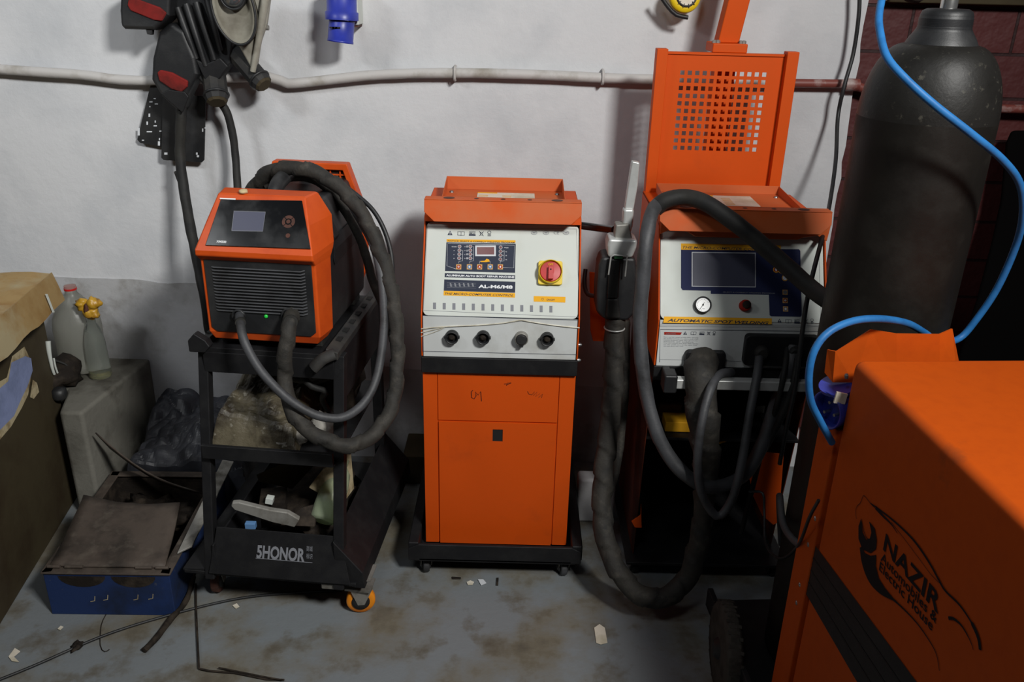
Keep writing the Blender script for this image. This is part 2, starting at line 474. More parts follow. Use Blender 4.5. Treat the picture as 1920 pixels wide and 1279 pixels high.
# bare cement skirting patch low on the wall
cw = MB()
low = [(-2.4, 0), (0.35, 0), (0.35, 0.30), (-0.1, 0.33), (-0.46, 0.36), (-0.62, 0.5), (-1.0, 0.64), (-1.3, 0.655), (-2.4, 0.66)]
low2 = []
for a_, c_ in zip(low, low[1:] + low[:1]):
    k_ = max(1, int(math.hypot(c_[0] - a_[0], c_[1] - a_[1]) / 0.03))
    for i_ in range(k_):
        u_ = i_ / k_; x_ = a_[0] + (c_[0] - a_[0]) * u_; z_ = a_[1] + (c_[1] - a_[1]) * u_
        low2.append((x_, z_ + (0.03 * noise.noise(Vector((x_ * 9, z_ * 9, 2))) * 0.4 if z_ > 0.05 else 0)))
cw.prism(low2, 'y', YW - 0.004, YW + 0.001, 'cement')
struct(cw.build('trim_1', origin=(0, YW, 0)))
wb = MB(); wb.box(1.0, 3.2, YW + 0.015, YW + 0.2, 0, 3.2, 'brick_red'); struct(wb.build('wall_right', origin=(1.0, YW, 0.02)))
tr = MB(); tr.box(1.06, 2.6, YW - 0.03, YW + 0.02, 1.565, 1.60, 'old_wood'); struct(tr.build('trim_2', bevel=0.004))

# ------------------------------------------------------------------ pipes on the wall
t = thing('wall_conduit', 'white painted conduit pipe running along the white plaster wall', 'pipe', (-0.3, 2.655, 1.33))
pc = [(-3.2, 2.655, 1.33), (-2.3, 2.655, 1.325), W(-40, 126, Y=2.655), W(0, 130, Y=2.655), W(150, 140, Y=2.655), W(260, 151, Y=2.655), (-0.75, 2.655, 1.315), W(540, 157, Y=2.655), W(700, 141, Y=2.655), W(850, 137, Y=2.655), W(1000, 140, Y=2.655), W(1130, 146, Y=2.655), W(1260, 150, Y=2.655), W(1480, 156, Y=2.655)]
MB().tube(pc, 0.0145, 'pale_pipe', n=14, step=0.03, rough=0.08).build('pipe', t)
for px in (853, 1130):
    q = W(px, 138 if px < 900 else 145, Y=2.655)
    c = MB(); c.tube([q + Vector((0, 0.02, 0.02)), q + Vector((0, -0.012, 0.017)), q + Vector((0, -0.017, 0)), q + Vector((0, -0.012, -0.017)), q + Vector((0, 0.02, -0.02))], 0.004, 'pale_pipe', n=8)
    c.build('pipe_clip', t)
t = thing('wall_pipe', 'rusty red painted pipe crossing from the white plaster onto the red brick', 'pipe', (1.2, 2.655, 1.3))
MB().tube([W(1480, 156, Y=2.655), W(1560, 157, Y=2.655), W(1592, 158, Y=2.655), W(1625, 168, Y=2.655), W(1700, 195, Y=2.65), W(1800, 202, Y=2.65), W(1960, 206, Y=2.65), (2.6, 2.65, 1.27)], 0.013, 'red_pipe', n=14, step=0.03).build('pipe', t)
q = W(1597, 159, Y=2.655); MB().cyl(q - Vector((0.02, 0, 0)), q + Vector((0.02, 0, 0)), 0.018, 'red_pipe').build('coupling', t)

# ------------------------------------------------------------------ blue plug on the wall
t = thing('industrial_plug', 'blue industrial plug hanging on white plaster with white socket box behind', 'plug', (-0.5, 2.6, 1.45))
b = MB(); c0 = W(640, -30, Y=2.58); c1 = W(641, 38, Y=2.575); c2 = W(638, 80, Y=2.57)
d = (c1 - c0); b.lathe([(0.040, 0), (0.042, 0.012), (0.042, d.length * 0.75), (0.047, d.length * 0.78), (0.047, d.length)], c0, d, 'blue_plastic', 28)
b.build('shell', t)
d2 = (c2 - c1); MB().lathe([(0.036, 0), (0.036, d2.length * 0.9), (0.037, d2.length * 0.9), (0.037, d2.length), (0.03, d2.length), (0.03, d2.length * 0.8)], c1, d2, 'blue_plastic', 28).build('collar', t)
MB().lathe([(0.029, 0), (0.029, 0.003)], c2 - d2.normalized() * 0.006, d2, 'beige_plastic').build('cable_gland', t)
b = MB()
for k in (-1, 0, 1):
    b.box(-0.01, 0.004, -0.039, -0.034, -0.002, 0.002, 'void_black', Matrix.Translation(c1.lerp(c2, 0.30) + Vector((-0.008 + k * 0.008, 0.0, 0))))
b.build('grip_slots', t)
b = MB(); q0 = W(655, -30, Y=2.64); q1 = W(677, 46, Y=2.64)
b.box(q0.x, q1.x, 2.6, 2.68, q1.z, q0.z, 'white_panel'); b.build('socket_box', t, bevel=0.003)
b = MB(); b.box(q0.x + 0.01, q1.x - 0.004, 2.605, 2.68, q1.z - 0.006, q1.z, 'junk_rust'); b.build('box_underside', t)

# ------------------------------------------------------------------ yellow disc-shaped tool at the top
t = thing('yellow_tool', 'small yellow rounded tool with dial, hanging in front of white wall at top', 'tool', W(1275, 5, Y=2.5))
cc = W(1280, -8, Y=2.62); ax = Vector((0.25, -1, 0.1))
MB().lathe([(0.036, 0), (0.046, 0.006), (0.048, 0.018), (0.044, 0.026), (0.036, 0.027)], cc, ax, 'yellow_plastic', 32).build('case', t)
MB().lathe([(0.030, 0), (0.028, 0.003)], cc + ax.normalized() * 0.026, ax, 'label_paper', 28).build('dial', t)
b = MB(); b.torus(cc + ax.normalized() * 0.028, ax, 0.030, 0.003, 'black_plastic')
for k in range(12):
    an = 2 * PI * k / 12; tt = ax.normalized().orthogonal(); bb = ax.normalized().cross(tt)
    dd = tt * math.cos(an) + bb * math.sin(an); q = cc + ax.normalized() * 0.030
    b.cyl(q + dd * 0.017, q + dd * 0.025, 0.0012, 'black_plastic', 6)
b.build('dial_marks', t)
MB().tube([W(1238, -8, Y=2.6), W(1252, 12, Y=2.6), W(1268, 28, Y=2.6), W(1290, 33, Y=2.6)], 0.006, 'black_plastic', n=8).build('rubber_edge', t)

# ------------------------------------------------------------------ hanging cluster at the top left
def wpoly(pts, Y, th, mt, name, parent=None, bev=0.003, Yf=None):
    b = MB(); P = [W(x, y, Y=(Yf(x, y) if Yf else Y)) for x, y in pts]
    b.slab(P, (0, th, 0), mt); return b, b.build(name, parent, bevel=bev)


HG = 'black plastic parts hung in a bunch on the wall'
# perforated black plates
def perf_plate(corners, Y, holes, label):
    o = thing('perforated_plate', label, 'plate', W(*corners[0], Y=Y), HG)
    b = MB(); b.slab([W(x, y, Y=Y) for x, y in corners], (0, 0.004, 0), 'black_plastic'); b.build('panel', o, bevel=0.0015)
    b = MB()
    for hx, hy, hw, hh in holes:
        b.slab([W(hx - hw, hy - hh, Y=Y - 0.0006), W(hx + hw, hy - hh, Y=Y - 0.0006), W(hx + hw, hy + hh, Y=Y - 0.0006), W(hx - hw, hy + hh, Y=Y - 0.0006)], (0, 0.0005, 0), 'ink_light')
    b.build('slot_marks', o); return o


perf_plate([(296, 100), (335, 100), (330, 282), (262, 268), (257, 262)], 2.66,
           [(283, 191, 3, 1.2), (293, 195, 3, 1), (290, 185, 2, 1), (280, 216, 1.5, 3), (276, 231, 1.5, 3), (281, 200, 1, 1), (291, 236, 3, 1), (291, 228, 1, 2), (301, 246, 2, 1), (260, 247, 2, 7), (280, 247, 5, 1), (299, 261, 1, 2), (268, 263, 2, 1), (298, 269, 2, 4)],
           'black plate with small white slots, farthest left under the hanging bunch')
perf_plate([(305, 180), (386, 180), (384, 262), (383, 300), (378, 305), (306, 300), (302, 296)], 2.645,
           [(311, 288, 3, 2), (369, 288, 1.5, 2), (371, 293, 2, 2), (380, 244, 1, 3), (385, 240, 1.5, 1)],
           'black plate with bolt holes behind the hanging hose, below the red marked holder')

# large dark ribbed casing (body of the bunch)
t = thing('ribbed_casing', 'ribbed black plastic casing with pointed end, middle of the hanging bunch', 'casing', W(370, 100, Y=2.56), HG)
wpoly([(318, -30), (428, -30), (440, 60), (432, 120), (412, 150), (392, 175), (372, 150), (350, 120), (335, 60)], 2.585, 0.05, 'black_plastic', 'body', t, 0.008)
for (x0, y0, x1, y1) in ((333, 15, 368, 110), (349, 8, 386, 124), (368, 5, 402, 112), (388, -4, 414, 95)):
    MB().tube([W(x0, y0, Y=2.578), W((x0 + x1) / 2, (y0 + y1) / 2, Y=2.568), W(x1, y1, Y=2.574)], lambda u: 0.0105 - 0.003 * u, 'black_plastic', n=10).build('rib', t)
wpoly([(365, 110), (385, 120), (412, 108), (428, 125), (394, 172)], 2.57, 0.014, 'black_metal', 'pointed_flap', t, 0.004)

t = thing('tool_holder', 'black plastic holder with bright red panel, at the top left end of the bunch', 'holder', W(265, 30, Y=2.52), HG)
wpoly([(225, -30), (320, -30), (318, 30), (300, 48), (290, 57), (232, 55), (225, 50), (223, 20)], 2.53, 0.09, 'black_plastic', 'body', t, 0.012)
wpoly([(241, -6), (262, 0), (300, 14), (312, 24), (303, 40), (288, 38), (244, 20), (238, 10)], 2.524, 0.008, 'red_reflector', 'red_panel', t, 0.004)
wpoly([(273, 55), (285, 55), (284, 66), (275, 64)], 2.54, 0.02, 'black_plastic', 'latch_tab', t, 0.002)

t = thing('tool_holder', 'black plastic holder with dull red panel, lowest in the hanging bunch', 'holder', W(330, 150, Y=2.54), HG)
wpoly([(296, 60), (318, 40), (345, 58), (366, 108), (372, 140), (352, 180), (342, 210), (330, 208), (300, 180), (282, 150), (284, 110)], 2.56, 0.07, 'black_plastic', 'body', t, 0.014)
wpoly([(294, 136), (300, 131), (322, 136), (352, 152), (351, 163), (340, 173), (322, 168), (298, 152)], 2.552, 0.01, 'red_reflector', 'red_panel', t, 0.004)
wpoly([(300, 176), (342, 212), (354, 182), (346, 172), (316, 168)], 2.553, 0.008, 'black_metal', 'lower_lip', t, 0.003)

t = thing('wall_lamp', 'round lamp in beige oval cup with grey arm, hung on white wall', 'lamp', W(445, 20, Y=2.52))
cc = W(443, 16, Y=2.53); ax = Vector((0.05, -1, -0.12)).normalized()
Mo = frame(cc, (1, 0.05, 0), (-0.12, 0, 1))
b = MB()
pts = []; n = 36
def oval(rx, ry, h, dy=0.0):
    return [Mo @ Vector((rx * math.cos(2 * PI * k / n), ry * math.sin(2 * PI * k / n) + dy, h)) for k in range(n)]
rings = [oval(0.058, 0.094, 0.0), oval(0.058, 0.094, 0.03), oval(0.053, 0.089, 0.034), oval(0.047, 0.082, 0.026), oval(0.035, 0.05, 0.004, 0.02)]
vs = [v for r in rings for v in r]; fs = []
for i in range(len(rings) - 1):
    for k in range(n): fs.append((i * n + k, i * n + (k + 1) % n, (i + 1) * n + (k + 1) % n, (i + 1) * n + k))
fs.append(tuple(range(4 * n, 5 * n))); fs.append(tuple(range(n))[::-1])
b.add(vs, fs, 'reflector_cup', True); b.build('cup', t)
b = MB(); vv = oval(0.0575, 0.0935, 0.033); b.tube(vv + [vv[0]], 0.0035, 'black_plastic', n=8, raw=True); b.build('cup_rim', t)
lc = Mo @ Vector((0.004, 0.035, 0.0))
MB().lathe([(0.036, 0.0), (0.036, 0.028), (0.033, 0.034), (0.030, 0.03)], lc, ax, 'black_plastic', 32).build('lens_ring', t)
MB().lathe([(0.030, 0.027), (0.027, 0.034), (0.019, 0.042), (0.008, 0.046), (0.001, 0.047)], lc, ax, 'lens_glass', 32, cap=False).build('lens', t)
wpoly([(478, -30), (510, -30), (500, 45), (488, 80), (482, 122), (470, 128), (441, 76), (470, 45)], 2.545, 0.02, 'beige_plastic', 'arm_plate', t, 0.006)
MB().tube([W(504, -30, Y=2.535), W(494, 20, Y=2.533), W(484, 80, Y=2.535), W(474, 134, Y=2.54)], lambda u: 0.013 - 0.005 * u, 'beige_plastic', n=12).build('arm_rod', t)
MB().cyl(W(498, 52, Y=2.56), W(504, 52, Y=2.56), 0.007, 'steel_dull', 10).build('pivot_screw', t)

for (a, c, r, lab) in (((440, 95), (494, 158), 0.030, 'short dark tube with tan end cap, right end of the hanging bunch'),
                       ((400, 130), (407, 190), 0.034, 'stubby black socket with tan rim hanging under the ribbed casing')):
    t = thing('tube_end', lab, 'tube', W(a[0], a[1], Y=2.58))
    p0 = W(a[0], a[1], Y=2.62); p1 = W(c[0], c[1], Y=2.56); dd = (p1 - p0); L = dd.length
    MB().lathe([(r * 0.85, 0), (r, 0.02), (r, L - 0.012), (r * 0.9, L)], p0, dd, 'black_dusty', 10, smooth=False).build('tube_body', t)
    MB().lathe([(r * 0.88, L), (r * 0.7, L + 0.006)], p0, dd, 'old_wood', 10, smooth=False).build('end_cap', t)
    MB().torus(p0 + dd.normalized() * (L - 0.02), dd, r * 1.0, 0.004, 'black_plastic', 24, 8).build('ring', t)

t = thing('hanging_hose', 'thick dark flat hose hanging from the wall bunch down behind the left welder', 'hose', W(340, 200, Y=2.55))
MB().tube([W(338, 185, Y=2.6), W(340, 215, Y=2.585), W(338, 300, Y=2.58), W(352, 400, Y=2.52), W(368, 480, Y=2.45), W(384, 560, Y=2.38), W(402, 640, Y=2.42), (-0.86, 2.50, 0.45), (-0.85, 2.52, 0.02)], 0.015, 'rubber', n=12, rough=0.15).build('hose', t)
wpoly([(325, 322), (340, 322), (342, 350), (334, 346)], 2.57, 0.012, 'tape_tan' if 0 else 'black_dusty', 'tape_wrap', t, 0.002)
tag(MB().tube([W(412, 190, Y=2.6), W(426, 212, Y=2.6), W(436, 250, Y=2.6), W(442, 300, Y=2.59), W(445, 350, Y=2.56), W(448, 420, Y=2.53), (-0.78, 2.50, 0.6), (-0.77, 2.50, 0.3), (-0.76, 2.50, 0.015)], 0.0115, 'rubber', n=12, rough=0.12).build('hanging_hose'),
    'thin dark hose hanging from under the casing to behind the welder top', 'hose')

# ------------------------------------------------------------------ left welder on its cart
ML = Matrix.Translation((-0.605, 1.935, 0)) @ Matrix.Rotation(math.radians(-5), 4, 'Z')
t = thing('welding_machine', 'black and orange inverter welding machine standing on the black cart', 'welding machine', ML @ Vector((0, 0.2, 0.76)))
ZB = 0.765
# front bezel: side profile (y,z): lower front, ridge, sloped face
b = MB(ML)
hw0, hwm, hwt = 0.145, 0.142, 0.105
def ring(y, z, h): return [Vector((-h, y, z)), Vector((h, y, z))]
# outer shell of the bezel built from cross-sections bottom -> top : front edge (y), half width, back edge
secs = [(ZB + 0.00, -0.004, 0.130, 0.05, 0.138), (ZB + 0.022, -0.012, 0.140, 0.06, 0.152), (0.970, -0.012, 0.140, 0.07, 0.154), (0.987, -0.032, hwm, 0.09, 0.155), (1.0, -0.032, hwm, 0.10, 0.155), (1.06, 0.010, 0.124, 0.125, 0.146), (1.115, 0.050, hwt + 0.002, 0.115, 0.118), (1.118, 0.056, hwt - 0.002, 0.11, 0.114)]
vs = []
for zz, yf, h, yb, hb_ in secs:
    vs += [(-h, yf, zz), (h, yf, zz), (hb_, yb, zz), (-hb_, yb, zz)]
fs = [(3, 2, 1, 0)]
for i in range(len(secs) - 1):
    o_ = i * 4
    for k in range(4): fs.append((o_ + k, o_ + (k + 1) % 4, o_ + 4 + (k + 1) % 4, o_ + 4 + k))
fs.append((28, 29, 30, 31))
b.add(vs, fs, 'orange_gloss'); b.build('front_bezel', t, bevel=0.004)
# lower front plate with vents
TF = ML @ frame((0, -0.012, 0), (1, 0, 0), (0, 0, 1))
b = MB(TF)
pts = [(-0.131, 0.975), (-0.131, 0.800), (-0.118, ZB + 0.024), (0.118, ZB + 0.024), (0.131, 0.800), (0.131, 0.975)]
b.prism([(p[0], p[1]) for p in pts], 'z', -0.001, 0.0035, 'black_plastic'); b.build('front_plate', t, bevel=0.002)
b = MB(TF)
for k in range(15):
    zz = 0.955 - k * 0.0078
    b.tube([(-0.112, zz, 0.003), (-0.105, zz, 0.006), (0.105, zz, 0.006), (0.115, zz + 0.003, 0.003)], 0.0021, 'rubber_grey', n=6, smoothpath=False)
b.build('vent_grille', t)
# sloping control panel
sl = Vector((0, 0.082, 0.115)).normalized()
TP = ML @ frame((0, -0.032, 1.0), (1, 0, 0), sl)
def q2(px, py): return to2(TP, px, py)
b = MB(TP)
b.prism([q2(386, 461), q2(415, 375), q2(567, 377), q2(583, 468)], 'z', 0.0005, 0.004, 'black_gloss'); b.build('control_panel', t, bevel=0.0012)
TPp = TP @ Matrix.Translation((0, 0, 0.004))
b = MB(); b.plate(TPp, [q2(436, 434), q2(440, 397), q2(499, 399), q2(494, 435)], 'screen_grey'); b.line(TPp, [q2(436, 434), q2(440, 397), q2(499, 399), q2(494, 435), q2(436, 434)], 0.0012, 'ink_grey'); b.build('display', t)
b = MB(); x_, y_ = q2(542, 417); b.disc(TPp, x_, y_, 0.0155, 'junk_rust', 0.0006, 28); b.disc(TPp, x_, y_, 0.008, 'black_gloss', 0.0012); b.disc(TPp, x_, y_, 0.005, 'junk_rust', 0.0016)
for k in range(4):
    a = PI / 4 + k * PI / 2; b.line(TPp, [(x_ + 0.008 * math.cos(a), y_ + 0.008 * math.sin(a)), (x_ + 0.0155 * math.cos(a), y_ + 0.0155 * math.sin(a))], 0.0015, 'black_gloss', 0.001)
b.build('dial_pad', t)
b = MB(); x_, y_ = q2(541, 443); b.disc(TPp, x_, y_, 0.0055, 'junk_rust'); b.build('button', t)
b = MB(); x_, y_ = q2(407, 456); b.text(TPp, 'XM500', x_, y_, 0.0075, 'ink_white', bold=0.03, width=0.024); b.build('model_lettering', t)
b = MB(); b.blob(ML @ Vector((-0.048, 0.058, 1.123)), (0.011, 0.012, 0.006), 'tape_tan', 0.3, 60, 2); b.build('tape_scrap', t)
b = MB(TP); b.box(-0.098, -0.06, 0.128, 0.131, 0.003, 0.0045, 'ink_white'); b.build('white_edge_strip', t)
# sockets
for px, r, nm in ((450, 0.013, 'small black cable socket'), (545, 0.0165, 'large black torch socket')):
    x_, y_ = to2(TF, px, 590); b = MB(TF)
    b.lathe([(r + 0.004, 0.003), (r + 0.004, 0.012), (r, 0.013), (r - 0.002, 0.004)], (x_, y_, 0), (0, 0, 1), 'black_plastic', 24)
    b.build('socket', t)['label'] = nm
b = MB(TF); x_, y_ = to2(TF, 500, 592)
b.lathe([(0.0045, 0.003), (0.004, 0.006), (0.001, 0.007)], (x_, y_, 0), (0, 0, 1), 'led_green', 16); b.build('indicator_light', t)['label'] = 'green indicator light'
# housing
b = MB(ML)
hp = [(-0.136, ZB), (0.138, ZB), (0.142, 0.82), (0.142, 0.99), (0.108, 1.085), (-0.108, 1.085), (-0.142, 0.99), (-0.142, 0.82)]
b.prism(hp, 'y', 0.05, 0.41, 'black_plastic'); b.build('housing', t, bevel=0.008)
b = MB(ML)
for s_ in (1, -1):
    b = MB(ML); b.prism([(s_ * 0.143, 1.0), (s_ * 0.149, 0.97), (s_ * 0.146, 0.93), (s_ * 0.141, 0.95)], 'y', 0.12, 0.38, 'black_metal')
    b.prism([(s_ * 0.09, 1.085), (s_ * 0.112, 1.088), (s_ * 0.150, 1.0), (s_ * 0.143, 0.985)], 'y', 0.126, 0.16, 'black_metal')
    b.build('housing_ridge', t, bevel=0.002)
b = MB(ML); b.tube([(0.0, 0.12, 1.075), (0.0, 0.15, 1.115), (0.0, 0.22, 1.128), (0.0, 0.30, 1.128), (0.0, 0.36, 1.11), (0.0, 0.39, 1.075)], 0.019, 'black_plastic', n=12, flat=0.75); b.build('carry_handle', t)
# rear bezel with lattice
b = MB(ML); yb = 0.41
outer = [(-0.12, ZB), (0.12, ZB), (0.148, 0.83), (0.148, 0.995), (0.105, 1.125), (-0.105, 1.125), (-0.148, 0.995), (-0.148, 0.83)]
inner = [(x * 0.88, (z_ - 0.94) * 0.9 + 0.94) for x, z_ in outer]
n = 8; vs = []
for yy in (yb, yb + 0.035):
    vs += [(x, yy, z_) for x, z_ in outer] + [(x, yy, z_) for x, z_ in inner]
fs = []
for k in range(n):
    k2 = (k + 1) % n
    fs += [(k, k2, n + k2, n + k), (2 * n + k, 3 * n + k, 3 * n + k2, 2 * n + k2), (k, 2 * n + k, 2 * n + k2, k2), (n + k, n + k2, 3 * n + k2, 3 * n + k)]
b.add(vs, fs, 'orange_gloss'); b.build('rear_bezel', t, bevel=0.003)
b = MB(ML)
for k in range(9):
    x_ = -0.11 + k * 0.0275; b.box(x_ - 0.0015, x_ + 0.0015, yb + 0.008, yb + 0.014, 0.80, 1.105, 'orange_gloss')
for k in range(14):
    zz = 0.80 + k * 0.0225; hh = 0.13 if zz < 1.0 else 0.13 - (zz - 1.0) * 0.33
    b.box(-hh, hh, yb + 0.008, yb + 0.014, zz - 0.0015, zz + 0.0015, 'orange_gloss')
b.build('rear_grille', t)
MB(ML).prism([(-0.12, 0.80), (0.12, 0.80), (0.125, 0.99), (0.09, 1.105), (-0.09, 1.105), (-0.125, 0.99)], 'y', yb + 0.014, yb + 0.03, 'junk_dark').build('fan_guard', t)
b = MB(ML)
for x_ in (-0.1, 0.1):
    for y_ in (0.06, 0.36): b = MB(ML); b.box(x_ - 0.03, x_ + 0.03, y_ - 0.03, y_ + 0.03, 0.743, ZB + 0.003, 'rubber'); b.build('rubber_foot', t, bevel=0.003)

# ---- cart
t = thing('welder_cart', 'black steel two-shelf welder cart with lettered base panel', 'cart', ML @ Vector((0, 0.2, 0)))
BM = 'black_metal'
MB(ML).box(-0.168, 0.168, -0.01, 0.42, 0.728, 0.742, BM).build('top_shelf', t, bevel=0.002)
def lean(y_top, z0, z1, x0, x1, dy0, dy1, name, w_=0.03):
    b = MB(ML)
    vs = [(x0, y_top + dy0, z0), (x1, y_top + dy0, z0), (x1, y_top + dy0 + w_, z0), (x0, y_top + dy0 + w_, z0), (x0, y_top + dy1, z1), (x1, y_top + dy1, z1), (x1, y_top + dy1 + w_, z1), (x0, y_top + dy1 + w_, z1)]
    b.add(vs, [(3, 2, 1, 0), (4, 5, 6, 7), (0, 1, 5, 4), (1, 2, 6, 5), (2, 3, 7, 6), (3, 0, 4, 7)], BM); b.build(name, t, bevel=0.003)
lean(0, 0.12, 0.735, -0.182, -0.156, -0.125, 0.0, 'post')
lean(0, 0.12, 0.735, 0.165, 0.193, -0.125, 0.0, 'post')
MB(ML).box(-0.175, -0.145, 0.40, 0.43, 0.1, 0.735, BM).build('post', t, bevel=0.003)
MB(ML).box(0.15, 0.18, 0.40, 0.43, 0.1, 0.735, BM).build('post', t, bevel=0.003)
MB(ML).box(-0.165, 0.17, -0.012, 0.004, 0.675, 0.73, BM).build('top_apron', t, bevel=0.002)
MB(ML).box(0.16, 0.18, 0.0, 0.42, 0.60, 0.73, BM).build('side_apron', t, bevel=0.002)
# raised side rails with slots
for s_ in (-1, 1):
    b = MB(ML); xa = s_ * 0.150; xb = s_ * 0.182
    b.prism([(xa, 0.742), (xb, 0.732), (xb + s_ * 0.002, 0.752), (xa + s_ * 0.004, 0.762)] if s_ > 0 else [(xa, 0.762), (xb, 0.752), (xb, 0.732), (xa, 0.742)], 'y', -0.02, 0.42, 'black_dusty')
    b.build('side_rail', t, bevel=0.002)
    b = MB(ML)
    for k in range(6): b.box(s_ * 0.160, s_ * 0.174, 0.04 + k * 0.06, 0.065 + k * 0.06, 0.757, 0.7605, 'void_black')
    b.build('rail_slots', t)
b = MB(ML); b.prism([(-0.19, 0.735), (-0.19, 0.765), (-0.172, 0.785), (-0.145, 0.768), (-0.135, 0.752), (-0.150, 0.735)], 'y', -0.03, -0.005, BM); b.build('rail_end_cap', t, bevel=0.003)
MB(ML).tube([(0.176, -0.02, 0.75), (0.15, -0.03, 0.74), (0.125, -0.035, 0.715)], 0.016, 'black_dusty', n=10, flat=0.7).build('rail_end_cap', t)
b = MB(ML); b.box(-0.165, 0.175, -0.072, 0.42, 0.462, 0.468, BM); b.box(-0.168, 0.172, -0.078, -0.066, 0.462, 0.50, BM); b.build('middle_shelf', t, bevel=0.002)
b = MB(ML); b.box(-0.175, 0.18, -0.10, 0.43, 0.165, 0.171, BM); b.build('bottom_shelf', t, bevel=0.002)
# lettered base panel, leaning, wider at the foot
TB = ML @ frame((0.018, -0.128, 0.143), (1, 0, 0), (0, 0.035, 0.12))
b = MB(TB); b.prism([(-0.185, 0.0), (0.195, 0.0), (0.165, 0.128), (-0.165, 0.128)], 'z', -0.004, 0.0, BM); b.build('base_panel', t, bevel=0.001)
b = MB(); e0 = to2(TB, 481, 1043); e1 = to2(TB, 571, 1046)
b.text(TB, '5HONOR', e0[0], e0[1] - 0.003, 0.047, 'ink_grey', width=e1[0] - e0[0], bold=0.036, shear=0.1)
e2 = to2(TB, 586, 1046); e3 = to2(TB, 575, 1022)
b.text(TB, '商城', e3[0], e3[1] - 0.015, 0.0155, 'ink_grey', width=e2[0] - e3[0]); b.text(TB, '标识', e3[0], e2[1] - 0.002, 0.0155, 'ink_grey', width=e2[0] - e3[0])
b.rect(TB, e0[0] - 0.002, e2[0], e0[1] - 0.006, e0[1] - 0.0045, 'ink_grey'); b.build('panel_lettering', t)['label'] = 'grey lettering on the base panel'
# base skirts
b = MB(ML); b.prism([(-0.245, 0.133), (-0.245, 0.142), (-0.165, 0.150), (-0.155, 0.225), (-0.150, 0.225), (-0.150, 0.133)], 'y', -0.115, 0.44, BM); b.build('base_skirt', t, bevel=0.003)
b = MB(ML); b.prism([(0.168, 0.262), (0.242, 0.170), (0.247, 0.120), (0.216, 0.120), (0.168, 0.145)], 'y', -0.11, 0.47, BM); b.build('base_skirt', t, bevel=0.003)
MB(ML).box(-0.24, 0.225, -0.118, 0.45, 0.130, 0.140, BM).build('base_plate', t, bevel=0.002)
# casters
def caster(parent, M, p, r, ax, tread, label=None, wd=0.022, top=None):
    p = Vector(p); ax = Vector(ax).normalized()
    b = MB(M); c_ = p + Vector((0, 0, r)); a0 = c_ - ax * wd / 2
    b.lathe([(r * 0.62, 0), (r * 0.93, 0), (r, wd * 0.2), (r, wd * 0.8), (r * 0.93, wd), (r * 0.62, wd)], a0, ax, tread, 32)
    o = b.build('caster_wheel', parent, 0)
    if label: o['label'] = label
    b = MB(M); b.lathe([(0.006, -0.006), (0.012, -0.004), (r * 0.3, 0.0), (r * 0.62, 0.001), (r * 0.62, wd + 0.004), (0.006, wd + 0.006)], a0, ax, 'black_plastic', 24)
    b.lathe([(0.007, -0.008), (0.005, -0.004)], a0, ax, 'steel', 10); b.build('hub', o)
    b = MB(M); sd = Vector((0, 0, 1)).cross(ax)
    for s_ in (-1, 1):
        q = c_ + ax * s_ * (wd / 2 + 0.006)
        b.slab([q - sd * r * 0.7 + Vector((0, 0, r * 1.25)), q + sd * r * 0.9 + Vector((0, 0, r * 1.25)), q + sd * r * 0.25 - Vector((0, 0, r * 0.15)), q - sd * r * 0.2 - Vector((0, 0, r * 0.15))], ax * 0.002, 'steel_dull')
    if top: b.box(c_.x - 0.012, c_.x + 0.012, c_.y - 0.012, c_.y + 0.012, c_.z + r * 1.3, top, 'steel_dull'); b.box(c_.x - r, c_.x + r, c_.y - r * 0.9, c_.y + r * 0.9, top - 0.004, top, 'steel_dull')
    b.box(c_.x - r * 0.9, c_.x + r * 0.9, c_.y - r * 0.7, c_.y + r * 0.7, c_.z + r * 1.15, c_.z + r * 1.32, 'steel_dull'); b.build('caster_fork', parent)
caster(t, ML, (0.217, -0.055, 0), 0.039, (0.25, -1, 0), 'wheel_orange', 'orange rimmed caster wheel', top=0.13)
caster(t, ML, (-0.20, -0.02, 0), 0.037, (1, 0.1, 0), 'junk_rust', top=0.13)
caster(t, ML, (0.19, 0.40, 0), 0.037, (1, 0, 0), 'black_plastic', top=0.13)
caster(t, ML, (-0.20, 0.40, 0), 0.037, (1, 0, 0), 'black_plastic', top=0.13)
b = MB(ML); b.box(0.13, 0.19, -0.115, -0.04, 0.112, 0.129, 'steel_dull'); b.build('caster_bracket', t, bevel=0.003)

# ---- things on the cart shelves
b = MB(ML); b.crumple(-0.045, 0.13, 0.469, 0.115, 0.17, lambda u, v: 0.075 + 0.05 * (v + 1) - 0.02 * u, 'dirty_bag', 0.03, 11, 3, 44, 0.72)
tag(b.build('plastic_bag'), 'dusty translucent bag of tan material on middle cart shelf', 'bag')
b = MB(); b.blob(ML @ Vector((0.02, 0.02, 0.487)), (0.06, 0.045, 0.028), 'white_rag', 0.5, 26, 3, 5, flatb=-0.019)
tag(b.build('crumpled_paper'), 'small pale crumpled scraps at front edge of middle cart shelf', 'paper')
b = MB(); b.blob(ML @ Vector((0.115, 0.05, 0.505)), (0.034, 0.045, 0.042), 'white_rag', 0.4, 20, 3, 8, flatb=-0.037)
tag(b.build('white_rag'), 'crumpled white rag on middle cart shelf beside right post', 'rag')
b = MB(); b.blob(ML @ Vector((0.09, 0.26, 0.53)), (0.065, 0.10, 0.11), 'junk_dark', 0.5, 12, 3, 11, flatb=-0.062)
tag(b.build('dark_rag'), 'dark grimy rag heap at the back of middle cart shelf', 'rag')
